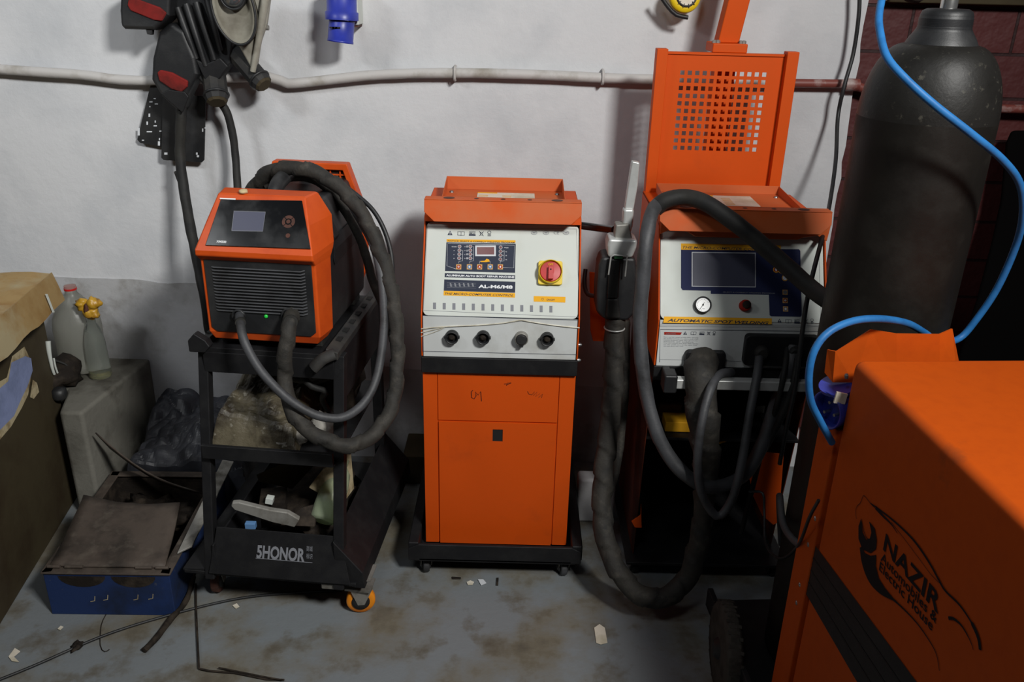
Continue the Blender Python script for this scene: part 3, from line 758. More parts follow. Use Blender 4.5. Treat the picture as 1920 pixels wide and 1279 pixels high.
for k, (pp, mt, r, lab) in enumerate((
    ([(0.0, 0.06, 0.66), (0.06, 0.05, 0.64), (0.12, 0.07, 0.655), (0.14, 0.12, 0.63), (0.08, 0.14, 0.60), (0.02, 0.12, 0.57), (0.03, 0.1, 0.50)], 'sleeve', 0.011, 'dusty brown cable coiled above middle cart shelf, behind the torch hose'),
    ([(0.07, 0.03, 0.70), (0.075, 0.02, 0.665), (0.10, 0.015, 0.64), (0.13, 0.03, 0.62), (0.11, 0.06, 0.58), (0.13, 0.09, 0.5)], 'rubber', 0.008, 'black cable hanging below welder at right cart post'))):
    tag(MB(ML).tube(pp, r, mt, n=10, rough=0.2, seed=k).build('loose_cable'), lab, 'cable')
# bottom shelf
def w3(x, y, z): return ML @ Vector((x, y, z))
b = MB(); P = [W(435, 944, Y=1.90), W(448, 943, Y=1.90), W(505, 957, Y=1.89), W(540, 962, Y=1.89), W(562, 975, Y=1.88), W(552, 990, Y=1.87), W(512, 980, Y=1.885), W(440, 957, Y=1.90), W(433, 950, Y=1.90)]
b.slab(P, (0, 0.012, 0.004), 'steel_dull'); tag(b.build('trowel_blade', bevel=0.003), 'long rounded grey metal bar lying on bottom cart shelf', 'tool')
b = MB(); P = [W(525, 985, Y=1.875), W(565, 952, Y=1.91), W(594, 945, Y=1.95), W(590, 988, Y=1.885)]
b.slab(P, (0.0, 0.012, -0.006), 'junk_dark'); tag(b.build('scored_plate', bevel=0.002), 'dark scored metal plate beside the grey bar on bottom cart shelf', 'plate')
b = MB(); q = W(506, 937, Y=1.97); b.box(-0.010, 0.010, -0.01, 0.01, -0.009, 0.009, 'white_panel', Matrix.Translation(q) @ Matrix.Rotation(0.2, 4, 'Y'))
b.box(-0.03, 0.04, -0.0, 0.08, -0.09, -0.012, 'junk_dark', Matrix.Translation(q) @ Matrix.Rotation(0.2, 4, 'Z')); tag(b.build('white_cube', bevel=0.001), 'small white plastic cube on dark block, bottom cart shelf', 'block')
b = MB(); q = W(470, 983, Y=1.90); b.box(-0.014, 0.014, -0.008, 0.008, -0.012, 0.006, 'ink_blue', Matrix.Translation(q)); tag(b.build('blue_packet', bevel=0.002), 'small light blue packet at the front of bottom cart shelf', 'packet')
b = MB(); q0 = W(605, 975, Y=1.92); ax = Vector((0.2, 0.8, 0.55)); b.lathe([(0.02, -0.005), (0.036, 0.0), (0.038, 0.10), (0.030, 0.14), (0.014, 0.16), (0.014, 0.18)], q0, ax, 'green_plastic', 20)
tag(b.build('green_bottle'), 'pale green translucent bottle lying on bottom cart shelf by right post', 'bottle')
b = MB(); P = [W(605, 880, Y=1.98), W(632, 862, Y=2.0), W(640, 950, Y=1.98), W(578, 915, Y=1.97)]; b.slab(P, (0.02, 0.09, 0.0), 'cream_putty'); tag(b.build('pale_carton', bevel=0.003), 'pale yellowish carton leaning inside bottom cart shelf', 'carton')
b = MB(); b.blob(ML @ Vector((0.03, 0.18, 0.19)), (0.13, 0.16, 0.06), 'junk_dark', 0.5, 14, 3, 21, flatb=-0.034); tag(b.build('dark_rag'), 'dark grimy rag heap on the bottom cart shelf', 'rag')
b = MB(); P = [W(480, 890, Y=2.0), W(560, 856, Y=2.05), W(588, 858, Y=2.1), W(545, 905, Y=2.05)]; b.slab(P, (0, 0.012, -0.03), 'old_wood'); tag(b.build('wooden_offcut', bevel=0.002), 'grey wooden board leaning under middle cart shelf', 'board')

# ---- welder hoses
def path(pts): return [W(x, y, Y=Y) for x, y, Y in pts]
t = thing('welding_torch_hose', 'thick sleeved torch hose plugged in the welder and looped over its top', 'hose', W(545, 600, Y=1.9))
MB().tube(path([(546, 588, 1.935), (545, 600, 1.88), (536, 650, 1.85), (534, 700, 1.85), (540, 750, 1.83), (565, 795, 1.80), (610, 825, 1.78), (660, 835, 1.80), (705, 810, 1.85), (735, 760, 1.90), (745, 690, 1.94), (743, 610, 1.98), (730, 530, 2.02), (712, 470, 2.05), (690, 420, 2.08), (655, 370, 2.10), (610, 333, 2.12), (560, 316, 2.14), (510, 322, 2.18), (478, 350, 2.22), (462, 385, 2.26)]),
          0.0185, 'sleeve', n=18, step=0.006, wrap=0.30, wlen=0.075, rough=0.12).build('sleeved_hose', t)
MB().cyl(W(546, 590, Y=1.93), W(545, 604, Y=1.865), 0.0165, 'rubber').build('plug', t)
t = thing('ground_cable', 'smooth grey cable from the welder socket making the inner loop', 'cable', W(450, 600, Y=1.9))
MB().tube(path([(449, 588, 1.94), (450, 602, 1.88), (458, 640, 1.84), (485, 690, 1.82), (525, 735, 1.80), (565, 765, 1.80), (605, 782, 1.80), (645, 782, 1.82), (680, 758, 1.86), (702, 720, 1.90), (714, 670, 1.94), (720, 600, 1.98), (715, 520, 2.02), (700, 460, 2.06), (680, 420, 2.10), (660, 385, 2.13)]),
          0.0108, 'rubber_grey', n=14, step=0.01, rough=0.04).build('cable', t)
MB().cyl(W(449, 590, Y=1.935), W(451, 606, Y=1.87), 0.0125, 'rubber').build('plug', t)
tag(MB().tube(path([(640, 345, 2.17), (668, 365, 2.16), (700, 395, 2.14), (722, 435, 2.12), (734, 480, 2.1), (735, 520, 2.08), (727, 560, 2.04)]), 0.0062, 'black_plastic', n=10).build('thin_cable'),
    'thin black cable along the outside of the torch hose arc', 'cable')
tag(MB().tube(path([(500, 352, 2.2), (530, 336, 2.2), (570, 332, 2.2), (610, 350, 2.19), (650, 400, 2.17), (680, 460, 2.13), (700, 530, 2.08), (725, 585, 2.04), (738, 640, 2.0)]), 0.0115, 'sleeve', n=12, wrap=0.1, rough=0.1).build('sleeved_hose'),
    'second sleeved hose resting on the welder top inside the torch hose arc', 'hose')

# ------------------------------------------------------------------ shared kit for the two white-panel machines
def machine_shell(t, x0, x1, yf, yb, zb, zc, zt, yt, ztop, wavy=False):
    """orange sheet-steel hood with the slanting white panel; returns the frames of both panels"""
    b = MB(); th = 0.004
    prof = [(yf, zb), (yf - 0.0, zc), (yt, zt + 0.012), (yt + 0.03, ztop), (yb, ztop), (yb, zb)]
    # sides
    for xa, xb in ((x0, x0 + th), (x1 - th, x1)): b.prism(prof, 'x', xa, xb, 'orange')
    # top and back
    b.prism([(yt - 0.012, zt + 0.0), (yt, zt + 0.014), (yt + 0.03, ztop), (yb, ztop), (yb, ztop - 0.006), (yt + 0.03, ztop - 0.008), (yt + 0.004, zt + 0.004)], 'x', x0, x1, 'orange')
    b.box(x0, x1, yb - 0.004, yb, zb, ztop, 'orange')
    b.build('hood', t, bevel=0.0035)
    # white panels
    sl = Vector((0, yt - yf, zt - zc)); L = sl.length
    T1 = frame(((x0 + x1) / 2, yf + 0.003, zc), (1, 0, 0), sl)
    hw = (x1 - x0) / 2 - 0.006
    b = MB(T1); b.prism(rrect(-hw, hw, 0.0, L - 0.004, 0.014), 'z', -0.003, 0.0, 'white_panel'); b.build('upper_panel', t, bevel=0.0008)
    T2 = frame(((x0 + x1) / 2, yf, zb), (1, 0, 0), (0, 0.003, zc - zb))
    b = MB(T2); b.prism([(-hw, 0), (hw, 0), (hw, zc - zb - 0.002), (-hw, zc - zb - 0.002)], 'z', -0.003, 0.0, 'white_panel_dirty'); b.build('lower_panel', t, bevel=0.0008)
    return T1, T2, L


def tray(t, x0, x1, ylip, yb, zlb, zl, zf, zb):
    """tool tray on the hood: leaning front lip, flat floor, back and side rims"""
    cx = (x0 + x1) / 2; h = (x1 - x0) / 2; hb = h * 0.815
    b = MB(); lv = Vector((0, 0.016, zl - zlb)); T = frame((cx, ylip - 0.014, zlb), (1, 0, 0), lv); H = lv.length
    b.M = T; b.prism([(-h + 0.026, 0), (h - 0.026, 0), (h, 0.024), (h, H), (-h, H), (-h, 0.024)], 'z', -0.002, 0.0, 'orange_dusty')
    b.M = Matrix.Identity(4)
    b.box(cx - h, cx + h, ylip, ylip + 0.036, zl - 0.002, zl, 'orange_dusty')
    b.build('tray_lip', t, bevel=0.0012)
    for dx, rx in ((-h * 0.69, 0.015), (-h * 0.34, 0.006), (0, 0.006), (h * 0.34, 0.006), (h * 0.69, 0.015)):
        b = MB(); b.plate(Matrix.Translation((cx + dx, ylip + 0.018, zl)), [(rx * math.cos(a * PI / 8), min(rx, 0.011) * math.sin(a * PI / 8)) for a in range(16)], 'junk_rust', 0.0006); b.build('lip_hole', t)
    b = MB(); b.box(cx - hb, cx + hb, ylip + 0.034, yb, zf - 0.002, zf, 'orange_dusty'); b.box(cx - hb, cx + hb, ylip + 0.034, ylip + 0.036, zf - 0.002, zl, 'orange_dusty'); b.build('tray_floor', t)
    b = MB(); b.box(cx - hb, cx + hb, yb - 0.002, yb, zf, zb, 'orange_dusty')
    for s_ in (-1, 1):
        b.slab([(cx + s_ * hb, ylip + 0.036, zf), (cx + s_ * hb, yb, zf), (cx + s_ * hb, yb, zb), (cx + s_ * hb, ylip + 0.036, zf + 0.012)], (-s_ * 0.002, 0, 0), 'orange_dusty')
    b.build('tray_rim', t, bevel=0.0008)
    b = MB(); y0 = yb - 0.15; y1 = yb - 0.035
    b.box(cx - 0.075, cx + 0.085, y0, y1, zf + 0.0002, zf + 0.001, 'label_paper')
    b.box(cx - 0.075, cx - 0.02, y1 - 0.012, y1 - 0.002, zf + 0.001, zf + 0.0014, 'ink_yellow')
    for k in range(6): b.box(cx - 0.07, cx - 0.045, y0 + 0.01 + k * 0.013, y0 + 0.015 + k * 0.013, zf + 0.001, zf + 0.0014, 'ink_tan'); b.box(cx - 0.005, cx + 0.02, y0 + 0.01 + k * 0.013, y0 + 0.015 + k * 0.013, zf + 0.001, zf + 0.0014, 'ink_tan')
    b.build('rating_label', t)['label'] = 'worn paper rating label'
    for s_ in (-1, 1):
        MB().lathe([(0.006, 0), (0.005, 0.004), (0.002, 0.005)], (cx + s_ * hb * 0.9, yb - 0.04, zf), (0, 0, 1), 'steel', 12).build('screw', t)


def icons(b, T, pts, mt, s):
    """warning triangle, open book, box, crossed bin, certificate"""
    (x, y) = pts[0]; b.plate(T, [(x - s * .6, y - s * .5), (x + s * .6, y - s * .5), (x, y + s * .6)], mt)
    b.line(T, [(x, y + s * .25), (x, y - s * .15)], s * .14, 'ink_white', 0.0012); b.disc(T, x, y - s * .32, s * .08, 'ink_white', 0.0012, 8)
    (x, y) = pts[1]; b.line(T, [(x - s * .8, y - s * .45), (x - s * .8, y + s * .45), (x - s * .1, y + s * .45), (x, y + s * .3), (x + s * .1, y + s * .45), (x + s * .8, y + s * .45), (x + s * .8, y - s * .45), (x + s * .1, y - s * .45), (x, y - s * .55), (x - s * .1, y - s * .45), (x - s * .8, y - s * .45)], s * .1, mt); b.line(T, [(x, y + s * .3), (x, y - s * .5)], s * .08, mt)
    (x, y) = pts[2]; b.line(T, [(x - s * .7, y - s * .2), (x - s * .7, y + s * .5), (x + s * .7, y + s * .5), (x + s * .7, y - s * .2), (x - s * .7, y - s * .2)], s * .1, mt); b.rect(T, x - s * .8, x + s * .8, y - s * .55, y - s * .25, mt); b.text(T, 'MCU', x - s * .55, y - s * .08, s * .55, mt, width=s * 1.1, bold=.02)
    (x, y) = pts[3]; b.line(T, [(x - s * .55, y - s * .6), (x + s * .55, y + s * .6)], s * .1, mt); b.line(T, [(x + s * .55, y - s * .6), (x - s * .55, y + s * .6)], s * .1, mt); b.line(T, [(x - s * .35, y + s * .35), (x - s * .25, y - s * .4), (x + s * .25, y - s * .4), (x + s * .35, y + s * .35), (x - s * .35, y + s * .35)], s * .09, mt)
    (x, y) = pts[4]; b.line(T, [(x + s * .4 * math.cos(a * PI / 6), y + s * .3 + s * .35 * math.sin(a * PI / 6)) for a in range(13)], s * .1, mt); b.line(T, [(x - s * .4, y - s * .2), (x + s * .4, y - s * .2)], s * .1, mt); b.line(T, [(x - s * .4, y - s * .42), (x + s * .4, y - s * .42)], s * .1, mt); b.line(T, [(x - s * .4, y - s * .62), (x + s * .4, y - s * .62)], s * .1, mt)


# ------------------------------------------------------------------ centre machine
cx0, cx1 = -0.239, 0.175
t = thing('repair_machine', 'orange and white aluminium body repair machine with big red and yellow switch', 'machine', (-0.032, 2.28, 0))
T1, T2, L1 = machine_shell(t, cx0, cx1, 2.06, 2.47, 0.678, 0.793, 1.010, 2.195, 1.036)
tray(t, cx0 + 0.004, cx1 - 0.004, 2.160, 2.42, 1.021, 1.076, 1.044, 1.081)
c5 = lambda x, y: to2(T1, 740 + x / 4.264, 310 + y / 4.264)
def r5(b, T, x0, y0, x1, y1, mt, h=0.0006): b.plate(T, [c5(x0, y1), c5(x1, y1), c5(x1, y0), c5(x0, y0)], mt, h)
b = MB()
b.line(T1, [c5(262, 488), c5(232, 1160), c5(1478, 1215)], 0.0008, 'ink_grey'); b.line(T1, [c5(262, 488), c5(1452, 510), c5(1480, 1215)], 0.0008, 'ink_grey')
icons(b, T1, [c5(443, 542), c5(531, 545), c5(621, 546), c5(694, 547), c5(757, 546)], 'ink_navy', 0.011)
for xx, kk in ((1115, 'o'), (1210, 'e'), (1292, 'CE'), (1370, 'o')):
    q = c5(xx, 540)
    if kk == 'CE': b.text(T1, 'CE', q[0] - 0.007, q[1] - 0.004, 0.012, 'ink_grey')
    else:
        b.line(T1, [(q[0] + 0.0075 * math.cos(a * PI / 8), q[1] + 0.0048 * math.sin(a * PI / 8)) for a in range(17)], 0.0012, 'ink_grey'); b.line(T1, [(q[0] - 0.004, q[1]), (q[0] + 0.004, q[1])], 0.0025, 'ink_grey')
# yellow notice strip
b.plate(T1, [c5(416, 613), c5(966, 618), c5(966, 600), c5(416, 590)], 'ink_yellow'); q = c5(425, 611); q1 = c5(958, 614)
b.text(T1, 'NOTICE! SELECT A CORRECT WELDING PROGRAM', q[0], q[1] + 0.0006, 0.0052, 'junk_rust', width=q1[0] - q[0], bold=0.01, rot=-0.003)
# navy control block
b.plate(T1, [c5(403, 845), c5(963, 860), c5(968, 628), c5(414, 616)], 'ink_navy')
b.line(T1, [c5(490, 830), c5(418, 805), c5(424, 625), c5(958, 640), c5(952, 822), c5(860, 818)], 0.0008, 'ink_light', 0.001)
for xx, names in ((519, ['POWER', 'A', 'S', 'B']), (605, ['N', 'H', 'C', 'D'])):
    for k, yy in enumerate((650, 681, 712, 744)):
        q = c5(xx - (4 * k / 3 if xx < 550 else 0), yy); b.disc(T1, q[0], q[1], 0.0046, 'ink_light', 0.001); b.disc(T1, q[0], q[1], 0.0036, 'display_red', 0.0014)
        q = c5(xx - (63 if k == 0 and xx < 550 else 48), yy + 4); b.text(T1, names[k], q[0], q[1] - 0.0005, 0.0038, 'ink_light', bold=.02)
        if xx > 550: q = c5(xx - 26, yy); b.rect(T1, q[0] - 0.0018, q[0] + 0.0018, q[1] - 0.0026, q[1] + 0.0026, 'ink_light')
for k, (yy, nm) in enumerate(((657, 'WARN'), (689, 'Fe'), (720, 'SS'), (752, 'AL'))):
    q = c5(848 - k, yy); b.disc(T1, q[0], q[1], 0.0046, 'ink_light', 0.001); b.disc(T1, q[0], q[1], 0.0036, 'display_red', 0.0014)
    q = c5(874 + (12 if k else 0), yy + 6); b.text(T1, nm, q[0], q[1], 0.0038, 'ink_light', bold=.02)
for xx in (545, 632, 876): b.line(T1, [c5(xx - 10, 680 if xx != 632 else 650), c5(xx, 680 if xx != 632 else 650), c5(xx - 2, 765), c5(xx - 32, 770), c5(xx - 32, 785)], 0.0007, 'ink_light', 0.001)
for yy in (712, 744): b.line(T1, [c5(533, yy), c5(545, yy)], 0.0007, 'ink_light', 0.001); b.line(T1, [c5(619, yy), c5(631, yy)], 0.0007, 'ink_light', 0.001); b.line(T1, [c5(860, yy - 22), c5(876, yy - 22)], 0.0007, 'ink_light', 0.001)
for xx, mt, gl in ((512, 'ink_red', '+'), (598, 'ink_blue', 'd'), (679, 'ink_red', 'u'), (764, 'ink_blue', 'v'), (845, 'ink_red', 'd')):
    q = c5(xx, 813); s_ = 0.0068; b.rect(T1, q[0] - s_, q[0] + s_, q[1] - s_, q[1] + s_, 'ink_tan', 0.001); b.disc(T1, q[0], q[1], 0.0052, mt, 0.0013)
    if gl == '+': b.rect(T1, q[0] - .0035, q[0] + .0035, q[1] - .0006, q[1] + .0006, 'ink_white', .0016); b.rect(T1, q[0] - .0006, q[0] + .0006, q[1] - .0035, q[1] + .0035, 'ink_white', .0016)
    elif gl == 'u': b.plate(T1, [(q[0] - .003, q[1] - .002), (q[0] + .003, q[1] - .002), (q[0], q[1] + .003)], 'ink_white', .0016)
    elif gl == 'v': b.plate(T1, [(q[0] - .003, q[1] + .002), (q[0], q[1] - .003), (q[0] + .003, q[1] + .002)], 'ink_white', .0016)
    else: b.plate(T1, [(q[0] - .0026, q[1]), (q[0], q[1] - .0034), (q[0] + .0026, q[1]), (q[0], q[1] + .0034)], 'ink_white', .0016)
b.line(T1, [c5(679, 785), c5(679, 768), c5(764, 770), c5(764, 787)], 0.0008, 'ink_light', 0.001)
b.plate(T1, [c5(683, 775), c5(690, 766), c5(720, 764), c5(735, 748), c5(755, 755), c5(760, 770), c5(730, 776)], 'ink_yellow', 0.0014)
# display window
r5(b, T1, 644, 642, 809, 727, 'ink_light', 0.001); r5(b, T1, 657, 655, 796, 714, 'display_red', 0.0014)
# text bars
b.plate(T1, [c5(400, 895), c5(963, 910), c5(964, 880), c5(401, 862)], 'ink_navy'); q = c5(412, 888); q1 = c5(957, 903)
b.text(T1, 'ALUMINUM AUTO BODY REPAIR MACHINE', q[0], q[1] + 0.0005, 0.0068, 'ink_white', width=q1[0] - q[0], bold=0.035, rot=-0.003)
b.plate(T1, [c5(393, 1003), c5(963, 1019), c5(965, 932), c5(397, 913)], 'ink_navy'); q = c5(670, 980); q1 = c5(943, 990)
b.text(T1, 'AL-M6/M8', q[0], q[1], 0.0115, 'ink_white', width=q1[0] - q[0], bold=0.04)
for k in range(4): b.line(T1, [c5(418, 938 + k * 13), c5(650, 944 + k * 13)], 0.0006, 'ink_grey', 0.001)
for k in range(6): b.plate(T1, [c5(440 + k * 35, 942), c5(452 + k * 35, 943), c5(460 + k * 35, 972), c5(446 + k * 35, 972)], 'ink_grey', 0.0012)
b.plate(T1, [c5(391, 1040), c5(962, 1058), c5(963, 1022), c5(392, 1004)], 'ink_yellow'); q = c5(400, 1034); q1 = c5(948, 1049)
b.text(T1, 'THE MICRO-COMPUTER CONTROL', q[0], q[1], 0.0078, 'ink_navy', width=q1[0] - q[0], bold=0.01, shear=0.3, rot=-0.004)
b.plate(T1, [c5(1112, 1090), c5(1364, 1098), c5(1366, 1052), c5(1112, 1046)], 'ink_yellow'); q = c5(1214, 1082)
b.text(T1, 'ON/OFF', q[0], q[1], 0.0066, 'ink_navy', width=0.0215, bold=0.01); q = c5(1182, 1071)
b.line(T1, [(q[0] + 0.003 * math.cos(0.6 * PI + a * 1.8 * PI / 10), q[1] + 0.003 * math.sin(0.6 * PI + a * 1.8 * PI / 10)) for a in range(11)], 0.0006, 'ink_navy'); b.line(T1, [(q[0], q[1]), (q[0], q[1] + 0.0035)], 0.0006, 'ink_navy')
for k in range(13): r5(b, T1, 307 + k * 77.5, 1098 + k * 2.2, 331 + k * 77.5, 1150 + k * 2.2, 'ink_grey')
b.build('panel_print', t)['label'] = 'navy and yellow print with lamps and lettering'
b = MB(); c6 = lambda x, y: to2(T2, 740 + x / 4.264, 560 + y / 4.264)
b.line(T2, [c6(222, 420), c6(222, 133), c6(1475, 172), c6(1460, 448), c6(222, 420)], 0.0012, 'ink_navy'); b.build('lower_panel_print', t)
# rotary switch
q = c5(1243, 866); TS = T1 @ Matrix.Translation((q[0], q[1], 0))
b = MB(TS); b.prism(rrect(-0.0315, 0.0315, -0.0315, 0.0315, 0.006), 'z', 0, 0.012, 'yellow_plastic'); b.lathe([(0.0315, 0.012), (0.0315, 0.024), (0.029, 0.026), (0.0275, 0.016)], (0, 0.001, 0), (0, 0, 1), 'yellow_plastic', 36)
so = b.build('switch_plate', t, bevel=0.0012); so['label'] = 'yellow square switch plate with raised ring'
b = MB(TS); b.lathe([(0.027, 0.012), (0.0265, 0.022), (0.01, 0.023)], (0, 0.001, 0), (0, 0, 1), 'red_plastic', 32); b.prism([(-0.006, 0.012), (0.006, 0.012), (0.0065, -0.022), (-0.0065, -0.022)], 'z', 0.02, 0.036, 'red_plastic')
ko = b.build('switch_knob', t, bevel=0.0012); ko['label'] = 'red rotary knob'
b = MB(); b.text(TS, 'OFF', 0, 0.0165, 0.0075, 'ink_yellow', h=0.0238, al='CENTER', bold=0.02); b.disc(TS, 0, 0.003, 0.002, 'ink_black', 0.0366, 12); b.build('knob_mark', ko)
# four round sockets on lower panel
for xx, yy, kind in ((460, 298, 0), (708, 302, 0), (1013, 308, 1), (1218, 315, 0)):
    x_, y_ = c6(xx, yy); b = MB(T2)
    b.lathe([(0.0175, 0), (0.0175, 0.018), (0.0155, 0.020), (0.0135, 0.012), (0.013, 0.006)], (x_, y_, 0), (0, 0, 1), 'steel_dull' if kind else 'black_plastic', 28)
    if not kind: b.box(x_ - 0.020, x_ - 0.015, y_ - 0.003, y_ + 0.003, 0.004, 0.014, 'black_plastic'); b.box(x_ + 0.015, x_ + 0.020, y_ - 0.003, y_ + 0.003, 0.004, 0.014, 'black_plastic')
    so = b.build('socket', t)
    b = MB(T2)
    if kind: b.lathe([(0.0145, 0.013), (0.0145, 0.021), (0.012, 0.023)], (x_, y_, 0), (0, 0, 1), 'black_plastic', 28); b.box(x_ - 0.005, x_ + 0.005, y_ - 0.021, y_ - 0.014, 0.004, 0.02, 'black_plastic')
    else: b.lathe([(0.0085, 0.006), (0.0085, 0.012), (0.004, 0.014)], (x_, y_, 0), (0, 0, 1), 'junk_dark', 20)
    b.build('socket_cap' if kind else 'socket_core', so)
# crumpled film edge stuck on lower panel
b = MB(); fz = lambda pts: [T2 @ Vector((*c6(x, y), 0.002)) for x, y in pts]
b.tube(fz([(212, 240), (400, 222), (640, 212), (850, 195), (960, 178), (1015, 170), (1080, 182), (1250, 208), (1400, 225), (1478, 232)]), 0.0016, 'film', n=6)
b.tube(fz([(212, 270), (300, 250), (390, 228)]), 0.0012, 'film', n=6); b.tube(fz([(212, 300), (330, 262), (400, 228)]), 0.0009, 'film', n=6)
b.build('peeling_film', t)['label'] = 'creased edge of peeling clear film'
# band
MB().box(cx0, cx1, 2.056, 2.47, 0.632, 0.677, 'black_metal').build('black_band', t, bevel=0.002)
# cabinet
b = MB(); b.box(cx0 + 0.002, cx1 - 0.002, 2.072, 2.46, 0.078, 0.632, 'orange'); b.build('cabinet', t, bevel=0.003)
for xa, xb in ((cx0 + 0.002, -0.1985), (0.131, cx1 - 0.002)): b = MB(); b.box(xa, xb, 2.068, 2.074, 0.08, 0.63, 'orange'); b.build('cabinet_edge', t, bevel=0.0012)
b = MB(); b.box(-0.197, 0.1295, 2.068, 2.074, 0.484, 0.63, 'orange'); b.build('upper_plate', t, bevel=0.0012)
b = MB(); yd = 2.066
b.box(-0.195, 0.1275, yd, 2.0745, 0.08, 0.422, 'orange'); b.box(-0.195, 0.1275, yd, 2.0745, 0.460, 0.480, 'orange'); b.box(-0.195, -0.047, yd, 2.0745, 0.422, 0.460, 'orange'); b.box(-0.019, 0.1275, yd, 2.0745, 0.422, 0.460, 'orange')
do = b.build('door', t)
MB().box(-0.047, -0.019, yd + 0.002, 2.0748, 0.422, 0.460, 'void_black').build('door_slot', do)
TD = frame((0, 2.068, 0), (1, 0, 0), (0, 0, 1)); d6 = lambda x, y: to2(TD, 740 + x / 4.264, 560 + y / 4.264)
b = MB(); b.line(TD, [d6(625, 732), d6(612, 745), d6(614, 790), d6(635, 802), d6(652, 775), d6(645, 745), d6(668, 770), d6(688, 742), d6(694, 820)], 0.0018, 'ink_black'); b.build('pen_scribble', t)
b = MB(); b.line(TD, [d6(875, 682), d6(900, 680), d6(892, 692), d6(932, 672), d6(900, 676)], 0.0017, 'ink_black'); b.build('pen_scribble', t)
b = MB(); b.line(TD, [d6(1062, 740), d6(1072, 762), d6(1098, 768), d6(1118, 742), d6(1108, 776), d6(1140, 745), d6(1128, 782), d6(1160, 758), d6(1150, 790), d6(1184, 762), d6(1174, 792)], 0.0013, 'junk_dark')
b.build('pen_scribble', t)
# base
b = MB(); b.box(-0.262, 0.198, 2.0, 2.56, 0.062, 0.072, 'black_metal'); b.prism([(-0.28, 0.068), (0.212, 0.068), (0.212, 0.108), (0.185, 0.122), (-0.25, 0.122), (-0.28, 0.108)], 'y', 1.996, 2.006, 'black_metal')
b.box(-0.25, 0.185, 1.996, 2.07, 0.066, 0.076, 'black_metal'); b.build('base_tray', t, bevel=0.002)
for x_ in (-0.25, 0.185):
    b = MB(); s_ = -1 if x_ < 0 else 1
    b.slab([(x_ + s_ * 0.0, 2.0, 0.076), (x_ + s_ * 0.03, 2.0, 0.076), (x_ + s_ * 0.03, 2.5, 0.076), (x_, 2.5, 0.076)], (0, 0, 0.05), 'black_metal'); b.build('base_wing', t, bevel=0.004)
for x_ in (-0.235, 0.165):
    for y_ in (2.04, 2.44): caster(t, Matrix.Identity(4), (x_, y_, 0), 0.024, (1, 0.2, 0), 'rubber_grey', wd=0.018)
for z_ in (0.705, 0.66):
    MB().lathe([(0.006, 0), (0.006, 0.006), (0.003, 0.012)], (cx1, 2.10, z_), (1, 0, 0), 'steel', 10).build('side_screw', t)

# ------------------------------------------------------------------ right machine (spot welder)
rx0, rx1 = 0.366, 0.792
t = thing('spot_welder', 'orange and white automatic spot welder with square-holed back plate and post', 'machine', (0.58, 2.25, 0))
R1, R2, L2 = machine_shell(t, rx0, rx1, 2.0, 2.44, 0.695, 0.822, 1.026, 2.122, 1.048)
tray(t, rx0 - 0.008, rx1 - 0.008, 2.072, 2.40, 1.036, 1.090, 1.056, 1.080)
b = MB(); b.prism([(rx0, 1.055), (rx0, 1.018), (rx0 + 0.03, 1.034), (rx0 + 0.06, 1.030), (rx0 + 0.09, 1.014), (rx1 - 0.08, 1.012), (rx1 - 0.06, 1.02), (rx1 - 0.03, 1.024), (rx1 - 0.004, 1.01), (rx1, 1.055)], 'y', 2.088, 2.094, 'orange_dusty'); b.build('wavy_edge', t, bevel=0.002)
c8 = lambda x, y: to2(R1, 1220 + x / 5.33, 430 + y / 5.33)
b = MB()
b.line(R1, [c8(92, 960), c8(100, 110), c8(140, 78), c8(1600, 95), c8(1680, 150), c8(1700, 965), c8(92, 955)], 0.0008, 'ink_grey')
b.plate(R1, [c8(303, 205), c8(1300, 215), c8(1300, 160), c8(303, 142)], 'ink_yellow'); q = c8(318, 192); q1 = c8(1190, 200)
b.text(R1, 'THE MICRO-COMPUTER CONTROL', q[0], q[1], 0.0092, 'ink_navy', width=q1[0] - q[0], shear=0.25, bold=0.005, rot=-0.004)
b.plate(R1, [c8(303, 205), c8(303, 585), c8(318, 608), c8(600, 615), c8(600, 645), c8(1180, 655), c8(1188, 860), c8(1205, 870), c8(1495, 875), c8(1508, 862), c8(1495, 215), c8(1480, 200), c8(1300, 198), c8(1300, 213)], 'ink_navy_blue')
q = c8(722, 634); q1 = c8(1240, 640); b.text(R1, 'SELECT A CORRECT WELDING PROGRAM', q[0], q[1], 0.0042, 'ink_grey', h=0.0012, width=q1[0] - q[0], bold=0.01)
for (x, y, mt) in ((1252, 405, 'ink_red'), (1340, 488, 'ink_blue')):
    q = c8(x, y); b.disc(R1, q[0], q[1], 0.0078, 'ink_yellow', 0.0012); b.disc(R1, q[0], q[1], 0.006, mt, 0.0015)
    if mt == 'ink_red': b.plate(R1, [(q[0] - .004, q[1]), (q[0] - .0018, q[1]), (q[0] - .0018, q[1] - .004), (q[0] + .0018, q[1] - .004), (q[0] + .0018, q[1]), (q[0] + .004, q[1]), (q[0], q[1] + .0045)], 'ink_white', .0018)
    else: b.disc(R1, q[0], q[1], 0.0052, 'ink_white', .0017); b.rect(R1, q[0] - .003, q[0] + .003, q[1] - .0007, q[1] + .0007, 'ink_blue', .002)
b.line(R1, [c8(1270, 415), c8(1345, 465)], 0.0035, 'ink_yellow', 0.001)
for (x, y, mt) in ((1342, 630, 'ink_grey'), (1343, 712, 'ink_red'), (1347, 797, 'ink_grey')):
    q = c8(x, y); s_ = 0.0066; b.rect(R1, q[0] - s_, q[0] + s_, q[1] - s_, q[1] + s_, 'ink_tan', 0.001); b.disc(R1, q[0], q[1], 0.005, mt, 0.0013)
    if y > 650: b.plate(R1, [(q[0] - .0036, q[1]), (q[0], q[1] - .0034), (q[0] + .0036, q[1]), (q[0], q[1] + .0034)], 'ink_white', .0016)
